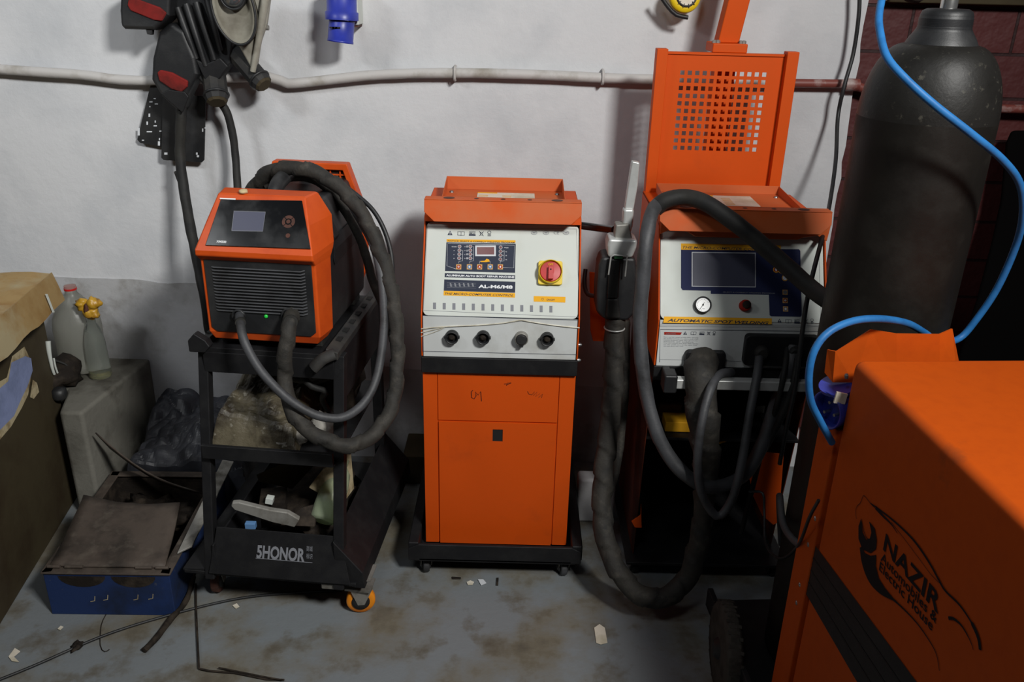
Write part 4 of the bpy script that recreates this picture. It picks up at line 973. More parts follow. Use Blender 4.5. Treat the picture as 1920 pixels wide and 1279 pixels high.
b.plate(R1, [c8(125, 935), c8(1210, 950), c8(1210, 890), c8(135, 872)], 'ink_yellow'); q = c8(165, 922); q1 = c8(1180, 936)
b.text(R1, 'AUTOMATIC SPOT WELDING', q[0], q[1], 0.0102, 'ink_navy', width=q1[0] - q[0], shear=0.35, bold=0.03, rot=-0.004)
icons(b, R1, [c8(1287, 915), c8(1375, 918), c8(1462, 920), c8(1550, 920), c8(1612, 918)], 'ink_navy', 0.009)
b.build('panel_print', t)['label'] = 'navy and yellow print with lettering'
b = MB(R1); q = [c8(408, 575), c8(408, 228), c8(1048, 236), c8(1048, 582)]
b.prism([q[0], q[3], q[2], q[1]], 'z', 0.0006, 0.0025, 'ink_light'); q = [c8(418, 566), c8(418, 238), c8(1038, 246), c8(1040, 574)]; b.prism([q[0], q[3], q[2], q[1]], 'z', 0.001, 0.0032, 'screen_dark'); b.build('display', t)['label'] = 'dark glossy display screen in pale frame'
q = c8(515, 762); b = MB(R1); b.lathe([(0.0205, 0), (0.0215, 0.012), (0.019, 0.014), (0.0175, 0.009), (0.0175, 0.008)], (q[0], q[1], 0), (0, 0, 1), 'black_plastic', 36); go = b.build('pressure_gauge', t)
b = MB(); TG = R1 @ Matrix.Translation((q[0], q[1], 0.0085)); b.disc(TG, 0, 0, 0.0175, 'gauge_face', 0.001, 32)
for k in range(15):
    a = -0.7 - k * 0.28 + 5.1; b.line(TG, [(0.013 * math.cos(a), 0.013 * math.sin(a)), (0.0155 * math.cos(a), 0.0155 * math.sin(a))], 0.0008, 'ink_black', 0.0014)
b.line(TG, [(-0.009, -0.0125), (0.0, 0.0), (0.003, 0.006)], 0.0012, 'ink_black', 0.0018); b.disc(TG, 0, 0, 0.0022, 'ink_black', 0.002); b.line(TG, [(-0.002, -0.010), (0.004, -0.010)], 0.0012, 'ink_grey', 0.0014); b.build('gauge_dial', go)
q = c8(937, 766); b = MB(R1); b.lathe([(0.0145, 0), (0.0145, 0.010), (0.0125, 0.018), (0.008, 0.016), (0.008, 0.010)], (q[0], q[1], 0), (0, 0, 1), 'ink_red', 24); ro = b.build('pressure_knob', t); ro['label'] = 'round red pressure knob'
MB(R1).lathe([(0.0105, 0.016), (0.010, 0.022), (0.003, 0.024)], (q[0] + 0.001, q[1], 0), (0, 0, 1), 'junk_dark', 14).build('knob_core', ro)
# lower panel
c8b = lambda x, y: to2(R2, 1220 + x / 5.33, 430 + y / 5.33); c2b = lambda x, y: to2(R2, 1080 + x / 3.762, 380 + y / 3.762)
b = MB(); b.line(R2, [c2b(590, 1125), c2b(595, 893), c2b(1728, 908), c2b(1735, 1130)], 0.0012, 'ink_navy'); b.line(R2, [c2b(590, 1105), c2b(1165, 1118)], 0.0008, 'ink_grey')
b.plate(R2, [c8b(135, 1052), c8b(298, 1054), c8b(312, 1030), c8b(135, 1026)], 'ink_red'); q = c8b(155, 1047); b.text(R2, 'CAUTION', q[0], q[1], 0.0055, 'ink_grey', h=0.0012, shear=0.2, width=0.024)
icons(b, R2, [c8b(345, 1037), c8b(428, 1038), c8b(512, 1039), c8b(580, 1040), c8b(634, 1038)], 'ink_navy', 0.008)
rows = ['Please read this manual carefully before operating', 'the machine and keep the cables in good order', 'Connect the power supply with a ground wire', 'check all cables', 'Keep this machine away from water and fire', 'use only suitable parts for the repair work', 'and wear gloves and a mask']
for k, rw in enumerate(rows):
    q = c8b(130, 1078 + k * 15); wd = (0.088, 0.088, 0.086, 0.076, 0.088, 0.085, 0.05)[k]
    b.text(R2, rw, q[0], q[1], 0.0031, 'ink_grey', width=wd)
b.build('lower_panel_print', t)
b = MB(R2); q0 = c2b(770, 1030); q1 = c2b(1030, 1200); b.prism(rrect(q0[0], q1[0], q1[1] - 0.01, q0[1], 0.01), 'z', 0, 0.02, 'black_metal'); b.build('connector_cover', t, bevel=0.003)
b = MB(R2); q0 = c2b(1190, 915); q1 = c2b(1680, 1130); b.prism(rrect(q0[0], q1[0], q1[1] - 0.004, q0[1], 0.012), 'z', 0, 0.022, 'black_metal'); b.build('connector_box', t, bevel=0.003)
for xx in (1290, 1520): q = c2b(xx, 1030); b = MB(R2); b.lathe([(0.018, 0.02), (0.018, 0.035), (0.012, 0.04)], (q[0], q[1], 0), (0, 0, 1), 'rubber', 20); b.build('cable_gland', t)
# band and handle bar
MB().box(rx0, rx1, 1.996, 2.44, 0.655, 0.695, 'black_metal').build('black_band', t, bevel=0.002)
pa = W(1255, 716, Y=1.93); pb = W(1530, 724, Y=1.93); pb.z = pa.z
b = MB(); b.box(pa.x, pb.x, 1.918, 1.944, pa.z - 0.015, pa.z + 0.012, 'aluminium'); b.build('handle_bar', t, bevel=0.004)
b = MB(); b.box(pa.x - 0.018, pa.x + 0.016, 1.905, 1.955, pa.z - 0.022, pa.z + 0.028, 'black_plastic'); b.box(pa.x - 0.01, pa.x + 0.01, 1.95, 2.0, pa.z - 0.01, pa.z + 0.015, 'black_plastic'); b.build('bar_end_holder', t, bevel=0.006)
b = MB(); b.box(pb.x - 0.01, pb.x + 0.02, 1.905, 2.0, pa.z - 0.022, pa.z + 0.02, 'black_plastic'); b.build('bar_end_holder', t, bevel=0.006)
# open frame below
b = MB(); b.slab([(rx0 + 0.002, 2.06, 0.06), (rx0 + 0.002, 2.44, 0.06), (rx0 + 0.002, 2.44, 0.66), (rx0 + 0.002, 2.02, 0.66)], (0.003, 0, 0), 'orange_shaded'); b.build('side_panel', t, bevel=0.001)
b = MB(); b.slab([(rx1 - 0.005, 2.12, 0.06), (rx1 - 0.005, 2.44, 0.06), (rx1 - 0.005, 2.44, 0.66), (rx1 - 0.005, 2.04, 0.66)], (0.003, 0, 0), 'orange_shaded'); b.build('side_panel', t, bevel=0.001)
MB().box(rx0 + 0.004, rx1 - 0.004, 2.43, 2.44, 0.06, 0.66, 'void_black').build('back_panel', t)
MB().box(rx0 + 0.004, rx1 - 0.004, 2.04, 2.43, 0.455, 0.463, 'black_metal').build('shelf', t, bevel=0.001)
MB().box(rx0 - 0.02, rx1 + 0.02, 2.02, 2.50, 0.052, 0.062, 'black_metal').build('base_plate', t, bevel=0.002)
b = MB(); b.slab([W(1184, 978, Y=2.05), W(1201, 966, Y=2.05), W(1202, 945, Y=2.05), (rx0 + 0.02, 2.05, 0.16), (rx0, 2.05, 0.16)], (0, 0.004, 0), 'orange'); b.build('foot_flange', t, bevel=0.001)
b = MB(); b.slab([W(1436, 848, Y=2.05), W(1470, 852, Y=2.05), W(1460, 980, Y=2.05), W(1450, 985, Y=2.05), W(1430, 968, Y=2.05), W(1412, 930, Y=2.05), W(1402, 880, Y=2.05)], (0, 0.004, 0), 'orange'); b.build('inner_bracket', t, bevel=0.002)
for x_ in (rx0 + 0.01, rx1 - 0.01):
    for y_ in (2.06, 2.44): caster(t, Matrix.Identity(4), (x_, y_, 0), 0.020, (1, 0.2, 0), 'rubber', wd=0.018)
# hook plate on the left side for the gun
b = MB(); b.slab([W(1105, 510, Y=2.28), W(1138, 514, Y=2.28), W(1180, 520, Y=2.28), W(1180, 600, Y=2.28), W(1150, 600, Y=2.28), W(1133, 641, Y=2.28), W(1112, 640, Y=2.28), W(1107, 620, Y=2.28)], (0, 0.004, 0), 'orange'); b.build('gun_bracket', t, bevel=0.003)
MB().tube(path([(1098, 505, 2.25), (1096, 530, 2.23), (1102, 552, 2.2), (1125, 555, 2.18)]), 0.006, 'black_plastic', n=8).build('gun_hook', t)
# back plate with square holes
YP = 2.45; px0, px1, pz0, pz1 = 0.372, 0.756, 1.045, 1.438
gx = [W(1279 + k * 14.0, 139 + k * 0.4, Y=YP).x for k in range(12)]; gz = [W(1355, 137 + k * 14.1, Y=YP).z for k in range(11)]
x00, dxx = W(1279.5, 137, Y=YP).x, (W(1433, 141, Y=YP).x - W(1279.5, 137, Y=YP).x) / 11
z00, dzz = W(1350, 138, Y=YP).z, (W(1345, 279, Y=YP).z - W(1350, 138, Y=YP).z) / 10
hs = 0.0058
xs = [px0 + 0.024]; zs = [pz0 + 0.002]
for k in range(12): xs += [x00 + dxx * k - hs, x00 + dxx * k + hs]
xs.append(px1 - 0.024)
for k in range(10, -1, -1): zs += [z00 + dzz * k - hs, z00 + dzz * k + hs]
zs.append(pz1 - 0.012)
b = MB(); nx, nz2 = len(xs), len(zs)
vs = [(x, YP, z_) for z_ in zs for x in xs]; fs = []
for j in range(nz2 - 1):
    for i in range(nx - 1):
        if i % 2 == 1 and j % 2 == 1 and i < nx - 2 and j < nz2 - 2: continue
        fs.append((j * nx + i, j * nx + i + 1, (j + 1) * nx + i + 1, (j + 1) * nx + i))
b.add(vs, fs, 'orange'); b.build('perforated_panel', t, solid=0.002)
for (xa, xb) in ((px0, px0 + 0.03), (px1 - 0.032, px1)):
    b = MB(); b.box(xa, xb, YP - 0.022, YP + 0.016, pz0 - 0.01, pz1, 'orange'); b.build('panel_upright', t, bevel=0.0015)
b = MB(); b.box(px0 + 0.028, px1 - 0.03, YP - 0.004, YP + 0.016, pz1 - 0.014, pz1 - 0.008, 'orange'); b.build('top_strip', t); b = MB(); b.box(px0 + 0.02, px1 - 0.02, YP - 0.01, YP + 0.01, pz0 - 0.01, pz0 + 0.02, 'orange'); b.build('bottom_strip', t, bevel=0.001)
# post behind and above the plate
b = MB(); b.box(0.545, 0.602, YP + 0.03, YP + 0.085, 0.9, pz1 + 0.004, 'orange'); b.build('support_post', t, bevel=0.003)
b = MB(); b.box(0.525, 0.62, YP + 0.0, YP + 0.095, pz1 - 0.008, pz1 + 0.016, 'orange'); b.build('post_flange', t, bevel=0.003)
b = MB(); f0 = Vector((0.572, YP + 0.055, pz1 + 0.016)); f1 = f0 + Vector((0.055, -0.03, 0.42)); ex = Vector((0.029, 0, 0)); ey_ = Vector((0, 0.029, 0))
vs = [f0 - ex - ey_, f0 + ex - ey_, f0 + ex + ey_, f0 - ex + ey_, f1 - ex - ey_, f1 + ex - ey_, f1 + ex + ey_, f1 - ex + ey_]
b.add(vs, [(3, 2, 1, 0), (4, 5, 6, 7), (0, 1, 5, 4), (1, 2, 6, 5), (2, 3, 7, 6), (3, 0, 4, 7)], 'orange'); b.build('boom_post', t, bevel=0.003)
for x_ in (0.532, 0.542, 0.604, 0.613):
    MB().lathe([(0.006, 0), (0.006, 0.006), (0.003, 0.008)], (x_, YP + 0.02, pz1 + 0.016), (0, 0, 1), 'steel_dull', 6, smooth=False).build('bolt', t)

# things on the shelf
b = MB(); q = W(1250, 800, Y=2.15); b.box(-0.035, 0.035, -0.03, 0.03, -0.03, 0.02, 'junk_rust', Matrix.Translation((q.x, 2.16, 0.50))); tag(b.build('dark_red_box', bevel=0.006), 'dark red rounded box on the spot welder shelf, left', 'box')
b = MB(); b.box(-0.03, 0.04, -0.03, 0.03, 0.0, 0.03, 'ink_yellow', Matrix.Translation((q.x + 0.01, 2.10, 0.464))); tag(b.build('yellow_box', bevel=0.002), 'small dull yellow box on the spot welder shelf front', 'box')
tag(MB().tube([W(1333, 835, Y=2.06), W(1378, 820, Y=2.08)], 0.004, 'ink_yellow', n=8).build('yellow_stick'), 'short yellow stick lying across the spot welder shelf', 'stick')
b = MB(); b.slab([W(1418, 762, Y=2.2), W(1436, 760, Y=2.2), W(1425, 805, Y=2.2), W(1412, 812, Y=2.2)], (0, 0.01, 0), 'steel_dull'); tag(b.build('metal_offcut', bevel=0.002), 'grey metal piece standing behind cables on spot welder shelf', 'metal piece')

# ------------------------------------------------------------------ clamp gun
t = thing('welding_gun', 'large black and aluminium spot welding clamp gun hung beside the spot welder', 'welding gun', W(1155, 500, Y=2.15))
def gp(pts, Y, th, mt, nm, bev=0.004): return wpoly(pts, Y, th, mt, nm, t, bev)[1]
gp([(1185, 302), (1200, 305), (1196, 350), (1188, 395), (1171, 394), (1178, 345)], 2.13, 0.02, 'aluminium', 'electrode_arm')
gp([(1169, 392), (1190, 392), (1187, 425), (1180, 448), (1165, 446), (1168, 415)], 2.12, 0.035, 'aluminium', 'arm_clamp', 0.008)
gp([(1155, 422), (1180, 420), (1186, 450), (1152, 448)], 2.11, 0.04, 'steel_dull', 'arm_block')
gp([(1142, 448), (1196, 450), (1194, 466), (1186, 485), (1140, 484), (1139, 462)], 2.095, 0.07, 'aluminium', 'gun_head', 0.008)
gp([(1128, 482), (1192, 484), (1196, 520), (1190, 590), (1178, 603), (1132, 600), (1117, 585), (1118, 540), (1122, 500)], 2.10, 0.08, 'black_plastic', 'gun_body', 0.01)
gp([(1143, 486), (1164, 486), (1160, 560), (1138, 560)], 2.088, 0.02, 'black_gloss', 'trigger_block', 0.004)
b = MB(); b.tube(path([(1141, 515, 2.085), (1146, 481, 2.085), (1152, 478, 2.083), (1176, 480, 2.083), (1172, 518, 2.085)]), 0.0022, 'aluminium', n=8, smoothpath=False); b.build('wire_bail', t)
gp([(1152, 480), (1168, 480), (1168, 486), (1152, 486)], 2.084, 0.01, 'dark_green', 'green_tag', 0.001)
gp([(1138, 560), (1160, 560), (1165, 600), (1135, 598)], 2.09, 0.06, 'rubber', 'cable_neck', 0.008)
MB().tube(path([(1090, 423, 2.3), (1120, 427, 2.28), (1152, 431, 2.2)]), 0.0105, 'black_gloss', n=14).build('pivot_rod', t)
t2 = thing('gun_cable', 'thick dark sleeved gun cable looping down to the floor and up to the spot welder', 'cable', W(1150, 800, Y=2.1))
MB().tube(path([(1152, 596, 2.13), (1152, 640, 2.12), (1150, 720, 2.1), (1142, 800, 2.07), (1132, 880, 2.03), (1128, 950, 1.98), (1138, 1020, 1.92), (1165, 1080, 1.86), (1205, 1118, 1.83), (1250, 1118, 1.84), (1290, 1080, 1.87), (1312, 1010, 1.88), (1322, 930, 1.88), (1325, 860, 1.88), (1320, 800, 1.88), (1314, 740, 1.90), (1314, 700, 1.93), (1317, 676, 1.985)]),
          lambda u: 0.027 if u < 0.74 else 0.027 + 0.012 * min(1, (u - 0.74) / 0.14), 'sleeve', n=22, step=0.006, wrap=0.22, wlen=0.09, rough=0.1).build('sleeved_cable', t2)
q = W(1152, 615, Y=2.12); MB().torus(q, (0, 0, 1), 0.0265, 0.0022, 'aluminium').build('metal_collar', t2)
tag(MB().tube(path([(1172, 600, 2.17), (1172, 700, 2.15), (1165, 800, 2.12), (1150, 900, 2.08), (1120, 980, 2.0), (1145, 1060, 1.93), (1190, 1105, 1.88)]), 0.013, 'sleeve', n=12, wrap=0.1, rough=0.15).build('gun_cable'),
    'thinner dark cable hanging behind the thick gun cable', 'cable')

# hoses of the spot welder
t = thing('sleeved_hose', 'wide black hose draped over the spot welder tray and across its display', 'hose', W(1400, 450, Y=1.98))
MB().tube(path([(1228, 392, 2.06), (1248, 376, 2.06), (1285, 370, 2.06), (1325, 382, 2.03), (1370, 412, 2.0), (1420, 452, 1.97), (1470, 495, 1.93), (1520, 540, 1.87), (1560, 568, 1.8), (1600, 590, 1.76)]), 0.0205, 'rubber', n=18, step=0.01, rough=0.05).build('hose', t)
t = thing('sleeved_hose', 'long grey sleeved hose hanging down the left side of the spot welder', 'hose', W(1210, 600, Y=2.0))
MB().tube(path([(1265, 368, 2.12), (1240, 378, 2.08), (1222, 400, 2.03), (1212, 450, 1.98), (1206, 520, 1.96), (1200, 590, 1.95), (1202, 660, 1.93), (1210, 730, 1.91), (1228, 800, 1.88), (1250, 850, 1.86), (1285, 890, 1.84), (1325, 912, 1.84), (1365, 908, 1.86), (1400, 885, 1.9), (1430, 830, 1.93), (1455, 760, 1.95), (1480, 690, 1.96), (1486, 650, 1.99)]),
          0.0175, 'rubber_grey', n=16, step=0.008, wrap=0.09, wlen=0.2, rough=0.08).build('hose', t)
tag(MB().tube(path([(1372, 698, 1.95), (1350, 702, 1.92), (1332, 730, 1.86), (1316, 790, 1.82), (1308, 860, 1.80), (1314, 920, 1.79), (1335, 960, 1.79), (1352, 966, 1.79), (1375, 930, 1.80), (1392, 860, 1.83), (1405, 780, 1.87), (1420, 700, 1.93), (1425, 655, 1.99)]), 0.0108, 'rubber_grey', n=14, step=0.01).build('looped_cable'),
    'smooth grey cable making a long narrow loop below the handle bar', 'cable')
for k, (pp, r, lab) in enumerate((
    ([(1496, 640, 2.0), (1492, 700, 1.93), (1470, 770, 1.92), (1440, 830, 1.93), (1415, 870, 1.95), (1395, 900, 1.97)], 0.009, 'dark cable running from connector box, rightmost of the hanging cables'),
    ([(1478, 640, 2.0), (1468, 710, 1.92), (1448, 790, 1.94), (1430, 840, 1.97), (1405, 940, 2.0), (1390, 1000, 2.0)], 0.007, 'dark cable between the grey hose and the rightmost hanging cable'))):
    tag(MB().tube(path(pp), r, 'rubber', n=10, rough=0.1).build('hanging_cable'), lab, 'cable')
tag(MB().tube(path([(1612, -20, 2.62), (1610, 30, 2.62), (1600, 100, 2.62), (1582, 165, 2.6), (1571, 220, 2.6), (1567, 300, 2.5), (1556, 380, 2.35), (1543, 440, 2.1), (1525, 510, 1.96), (1512, 570, 1.93), (1502, 640, 1.91), (1492, 720, 1.9), (1475, 800, 1.9), (1462, 870, 1.92)]), 0.0058, 'black_plastic', n=10).build('thin_cable'),
    'thin black cable hanging along the plaster edge and across the white panel', 'cable')

# ------------------------------------------------------------------ gas cylinder
gc = Vector((0.749, 1.61, 0)); Rg = 0.120; GB = 0.121
t = thing('gas_cylinder', 'tall black steel gas cylinder with dusty domed shoulder', 'gas cylinder', gc + Vector((0, 0, GB)))
b = MB(); b.lathe([(Rg - 0.012, GB), (Rg, GB + 0.02), (Rg, 1.385)], gc, (0, 0, 1), 'cylinder_paint', 64, cap=False); b.lathe([(0.0, GB + 0.001), (Rg - 0.012, GB)], gc, (0, 0, 1), 'cylinder_paint', 64, cap=False)
b.build('cylinder_body', t)
prof = [(Rg, 1.385)] + [(0.052 + (Rg - 0.052) * math.cos(a) ** 0.85, 1.385 + 0.128 * math.sin(a) ** 1.1) for a in [k * PI / 2 / 14 for k in range(1, 14)]] + [(0.056, 1.513)]
b = MB(); b.lathe(prof, gc, (0, 0, 1), 'cylinder_dusty', 64, cap=False); b.build('shoulder', t)
b = MB(); pr = [(0.060, 1.505), (0.0615, 1.509), (0.0600, 1.513), (0.0555, 1.522), (0.0475, 1.534), (0.0445, 1.540)]
for k in range(6): pr += [(0.0452, 1.5415 + k * 0.0026), (0.0436, 1.5428 + k * 0.0026)]
pr += [(0.0435, 1.560), (0.041, 1.567), (0.034, 1.571), (0.01, 1.572)]
b.lathe(pr, gc, (0, 0, 1), 'black_plastic', 48, cap=False); b.build('neck_collar', t)
MB().lathe([(0.014, 1.57), (0.014, 1.592), (0.012, 1.60)], gc, (0, 0, 1), 'chrome_thread', 20).build('valve_stem', t)
MB().tube([gc + Vector((0.02, 0, 1.608)), gc + Vector((-0.05, 0, 1.605)), gc + Vector((-0.10, -0.02, 1.608)), gc + Vector((-0.135, -0.03, 1.603))], 0.014, 'steel_dull', n=12, rough=0.3).build('regulator', t)
b = MB(); b.blob(gc + Vector((-0.075, -0.02, 1.592)), (0.02, 0.02, 0.014), 'junk_dark', 0.3, 40, 2); b.build('regulator_fitting', t)
MB().cyl(gc + Vector((-0.128, -0.02, 1.583)), gc + Vector((-0.125, -0.02, 1.605)), 0.010, 'chrome_thread').build('hose_nut', t)
t = thing('air_hose', 'bright blue air hose curling in front of the gas cylinder', 'hose', W(1700, 150, Y=1.45))
MB().tube([gc + Vector((-0.127, -0.02, 1.59))] + path([(1648, 30, 1.55), (1650, 60, 1.52), (1662, 105, 1.48), (1695, 145, 1.45), (1750, 195, 1.43), (1820, 250, 1.42), (1880, 300, 1.43), (1912, 345, 1.45), (1918, 400, 1.47), (1905, 460, 1.50), (1870, 540, 1.52), (1830, 600, 1.53), (1798, 635, 1.53), (1760, 642, 1.50), (1735, 625, 1.47), (1700, 606, 1.42), (1650, 598, 1.38), (1600, 602, 1.36), (1555, 622, 1.34), (1528, 655, 1.33), (1517, 700, 1.33), (1520, 750, 1.335), (1538, 790, 1.35), (1560, 830, 1.37)]),
          0.0065, 'blue_hose', n=14, step=0.008).build('hose', t)

# ------------------------------------------------------------------ big orange cabinet at the right
BA = math.radians(4); MBX = Matrix.Translation((0.602, 1.378, 0)) @ Matrix.Rotation(BA, 4, 'Z')
t = thing('orange_cabinet', 'large orange machine cabinet with black shop logo on its side', 'cabinet', MBX @ Vector((0.3, -0.4, 0)))
b = MB(MBX); b.box(0, 0.66, -0.9, 0, 0.12, 1.0, 'orange_cabinet_paint'); b.build('cabinet_body', t, bevel=0.016, seg=4)
b = MB(MBX); b.box(-0.004, 0.03, 0.002, 0.075, 0.12, 0.855, 'orange_cabinet_paint'); b.build('rear_channel', t, bevel=0.003)
b = MB(MBX); b.box(0.03, 0.62, 0.004, 0.02, 0.12, 0.93, 'black_metal'); b.build('back_cover', t)
b = MB(MBX); b.box(-0.05, 0.62, -0.86, 0.42, 0.105, 0.120, 'black_metal'); b.box(-0.05, -0.035, 0.0, 0.42, 0.105, 0.16, 'black_metal'); b.build('trolley_base', t, bevel=0.003)
TL = frame(MBX @ Vector((0, 0, 0)), MBX.to_3x3() @ Vector((0, -1, 0)), (0, 0, 1)); lg = lambda x, y: to2(TL, 1450 + x / 2.564, 780 + y / 2.564)
b = MB(TL)
P = [to2(TL, 1520, 1010), to2(TL, 1503, 1098)]
a0 = to2(TL, 1720, 1279); a1 = to2(TL, 1608, 1279)
def ext(p, q, k): return (p[0] + (q[0] - p[0]) * k, p[1] + (q[1] - p[1]) * k)
e0_ = ext(P[0], a0, 2.0); e1_ = ext(P[1], a1, 2.5)
b.plate(TL, [P[0], P[1], e1_, e0_], 'black_metal', 0.0010)
for k in (0.25, 0.5, 0.75):
    pA = ext(P[0], P[1], k); pB = ext(e0_, e1_, k); b.line(TL, [pA, pB], 0.004, 'void_black', 0.0016)
b.build('black_stripe', t)['label'] = 'ribbed black band across the side'
b = MB()
q = lg(530, 640); q1 = lg(790, 945); hN = lg(553, 572)
wN = math.hypot(q1[0] - q[0], q1[1] - q[1]); aN = math.atan2(q1[1] - q[1], q1[0] - q[0])
b.text(TL, 'NAZIR', q[0], q[1], (hN[1] - q[1]) / 0.73, 'ink_black', width=wN * 1.02, rot=aN, bold=0.025, h=0.001)
q = lg(518, 692); q1 = lg(785, 1000); wN = math.hypot(q1[0] - q[0], q1[1] - q[1]); aN = math.atan2(q1[1] - q[1], q1[0] - q[0])
b.text(TL, 'Automobiles &', q[0], q[1], 0.0225, 'ink_black', width=wN, rot=aN, bold=0.012, h=0.001)
q = lg(510, 738); q1 = lg(765, 1035); wN = math.hypot(q1[0] - q[0], q1[1] - q[1]); aN = math.atan2(q1[1] - q[1], q1[0] - q[0])
b.text(TL, 'Electric House', q[0], q[1], 0.0225, 'ink_black', width=wN, rot=aN, bold=0.012, h=0.001)
def st(pts, wd, sm=6):
    V = [Vector((*lg(x, y), 0)) for x, y in pts]; C_ = catmull(V, 0.004) if len(V) > 2 else V
    b.line(TL, [(v.x, v.y) for v in C_], wd, 'ink_black', 0.0012)
st([(402, 495), (398, 460), (404, 435), (420, 420), (432, 390), (442, 385), (470, 420), (500, 450)], 0.0012)
st([(470, 420), (520, 455), (600, 520), (680, 600), (750, 700), (800, 790), (830, 840), (900, 910), (960, 1000), (990, 1070), (998, 1125)], lambda u: 0.0022 + 0.002 * math.sin(u * PI) + (0.004 if u > 0.9 else 0))
st([(495, 440), (530, 480), (570, 520), (600, 565)], lambda u: 0.006 * (1 - u) + 0.001)
st([(570, 510), (640, 600), (700, 680), (760, 760), (810, 810)], 0.0009)
st([(845, 972), (870, 975), (910, 1010), (950, 1080), (965, 1125)], lambda u: 0.004 * (1 - u) + 0.001)
st([(425, 630), (440, 700), (470, 770), (520, 830), (600, 900), (680, 980), (740, 1060), (785, 1140), (802, 1225)], lambda u: 0.004 + 0.020 * max(0, math.sin(min(1, u * 1.9 + 0.12) * PI)) * (1 if u < 0.5 else 0) if u < 0.5 else 0.004 * (1.1 - u) + 0.001)
st([(465, 510), (475, 560), (470, 590), (455, 590), (440, 560), (425, 500)], 0.0018)
# spanner head shape
b.plate(TL, [lg(x, y) for x, y in ((425, 492), (412, 530), (412, 590), (430, 640), (470, 660), (496, 640), (500, 595), (490, 540), (465, 508), (474, 560), (466, 592), (450, 594), (432, 560))], 'ink_black', 0.0011)
b.plate(TL, [lg(x, y) for x, y in ((425, 632), (432, 690), (452, 745), (490, 800), (550, 860), (545, 835), (510, 780), (495, 720), (497, 668), (470, 672), (445, 660))], 'ink_black', 0.0011)
b.build('logo_print', t)['label'] = 'black printed logo NAZIR Automobiles & Electric House'
for px, py in ((1590, 706), (1532, 973), (1519, 1022), (1503, 1097), (1497, 1131)):
    x_, y_ = to2(TL, px, py); MB(TL).lathe([(0.0052, 0), (0.005, 0.003), (0.002, 0.0045)], (x_ - 0.001, y_, 0.001), (0, 0, 1), 'steel', 12).build('screw', t)
# cylinder cradle plate behind
b = MB(); top = [(1553, 655), (1567, 658), (1632, 617), (1680, 625), (1760, 626), (1783, 616), (1790, 655)]
Ys = [1.44, 1.425, 1.415, 1.41, 1.41, 1.425, 1.45]; bot = [(1548, 698), (1562, 716), (1600, 716), (1680, 716), (1760, 710), (1790, 700), (1797, 690)]
vt = [W(x, y, Y=Y) for (x, y), Y in zip(top, Ys)]; vb = [W(x, y, Y=Y) for (x, y), Y in zip(bot, Ys)]
b.add(vt + vb, [(i, i + 1, i + 8, i + 7) for i in range(6)], 'orange_cabinet_paint'); b.build('cylinder_cradle', t, solid=0.003)
# blue inlet socket
pc_ = W(1549, 770, Y=1.395); ax = Vector((-0.90, -0.42, 0.0)).normalized()
b = MB(); b.lathe([(0.030, -0.055), (0.033, -0.03), (0.035, -0.012), (0.036, 0.0), (0.033, 0.0), (0.031, -0.022)], pc_, ax, 'blue_plastic', 32); io = b.build('power_inlet', t); io['label'] = 'blue round power inlet'
b = MB(); ta = ax.orthogonal().normalized(); tb_ = ax.cross(ta)
for k in range(3):
    a = k * 2.1 + 0.4; qq = pc_ - ax * 0.022 + (ta * math.cos(a) + tb_ * math.sin(a)) * 0.014; b.cyl(qq, qq + ax * 0.015, 0.003, 'chrome_thread', 10)
b.build('inlet_pins', io)
b = MB(); pz_ = W(1568, 738, Y=1.40); b.lathe([(0.034, 0), (0.034, 0.006)], pz_ + Vector((0.01, 0.02, 0.004)), Vector((-0.3, -0.1, 1)), 'blue_plastic', 28); b.build('inlet_lid', io)
b = MB(); q = W(1574, 745, Y=1.375); b.slab([q + Vector((-0.008, 0, -0.012)), q + Vector((0.012, 0, -0.014)), q + Vector((0.014, 0, 0.006)), q + Vector((-0.006, 0, 0.01))], (0, 0.004, 0), 'label_paper'); b.build('inlet_sticker', io)
# cable into the side and thin wire
tag(MB().tube(path([(1465, 1020, 1.8), (1462, 960, 1.75), (1462, 930, 1.7), (1468, 980, 1.6), (1485, 1010, 1.52), (1512, 1030, 1.45)]), 0.008, 'rubber_grey', n=10).build('power_cable'),
    'short dark grey cable curving into the rear of the orange cabinet', 'cable')
tag(MB().tube(path([(1405, 922, 1.85), (1430, 925, 1.82), (1433, 960, 1.8), (1436, 1020, 1.72), (1462, 1047, 1.6), (1495, 1025, 1.45), (1518, 970, 1.37), (1535, 938, 1.345)]), 0.0033, 'black_plastic', n=8).build('thin_wire'),
    'thin black wire looping onto the orange cabinet side', 'wire')
# rubber wheel of the cabinet trolley
b = MB(); wc = W(1362, 1205, Y=1.62); wc.z = 0.118; ax = Vector((1, -0.03, 0)); wr = 0.115; wd = 0.036
t3 = thing('trolley_wheel', 'dusty rubber trolley wheel with treads on floor by the orange cabinet', 'wheel', (wc.x, wc.y, 0))
axn = ax.normalized(); a0 = wc - axn * wd / 2
b.lathe([(wr * 0.72, 0), (wr * 0.93, 0), (wr, wd * 0.22), (wr, wd * 0.78), (wr * 0.93, wd), (wr * 0.72, wd)], a0, axn, 'tread', 56); b.build('tyre', t3)
b = MB(); tt = axn.orthogonal().normalized(); bb = axn.cross(tt)
for k in range(48):
    a = 2 * PI * k / 48; d_ = tt * math.cos(a) + bb * math.sin(a); e_ = -tt * math.sin(a) + bb * math.cos(a)
    for s_ in (0.22, 0.5, 0.78):
        c_ = a0 + axn * wd * (s_ + (0.08 if k % 2 else -0.08)) + d_ * wr
        b.slab([c_ - axn * 0.0035 - e_ * 0.005, c_ + axn * 0.0045 - e_ * 0.003, c_ + axn * 0.0035 + e_ * 0.005, c_ - axn * 0.0045 + e_ * 0.003], d_ * 0.0006, 'tread')
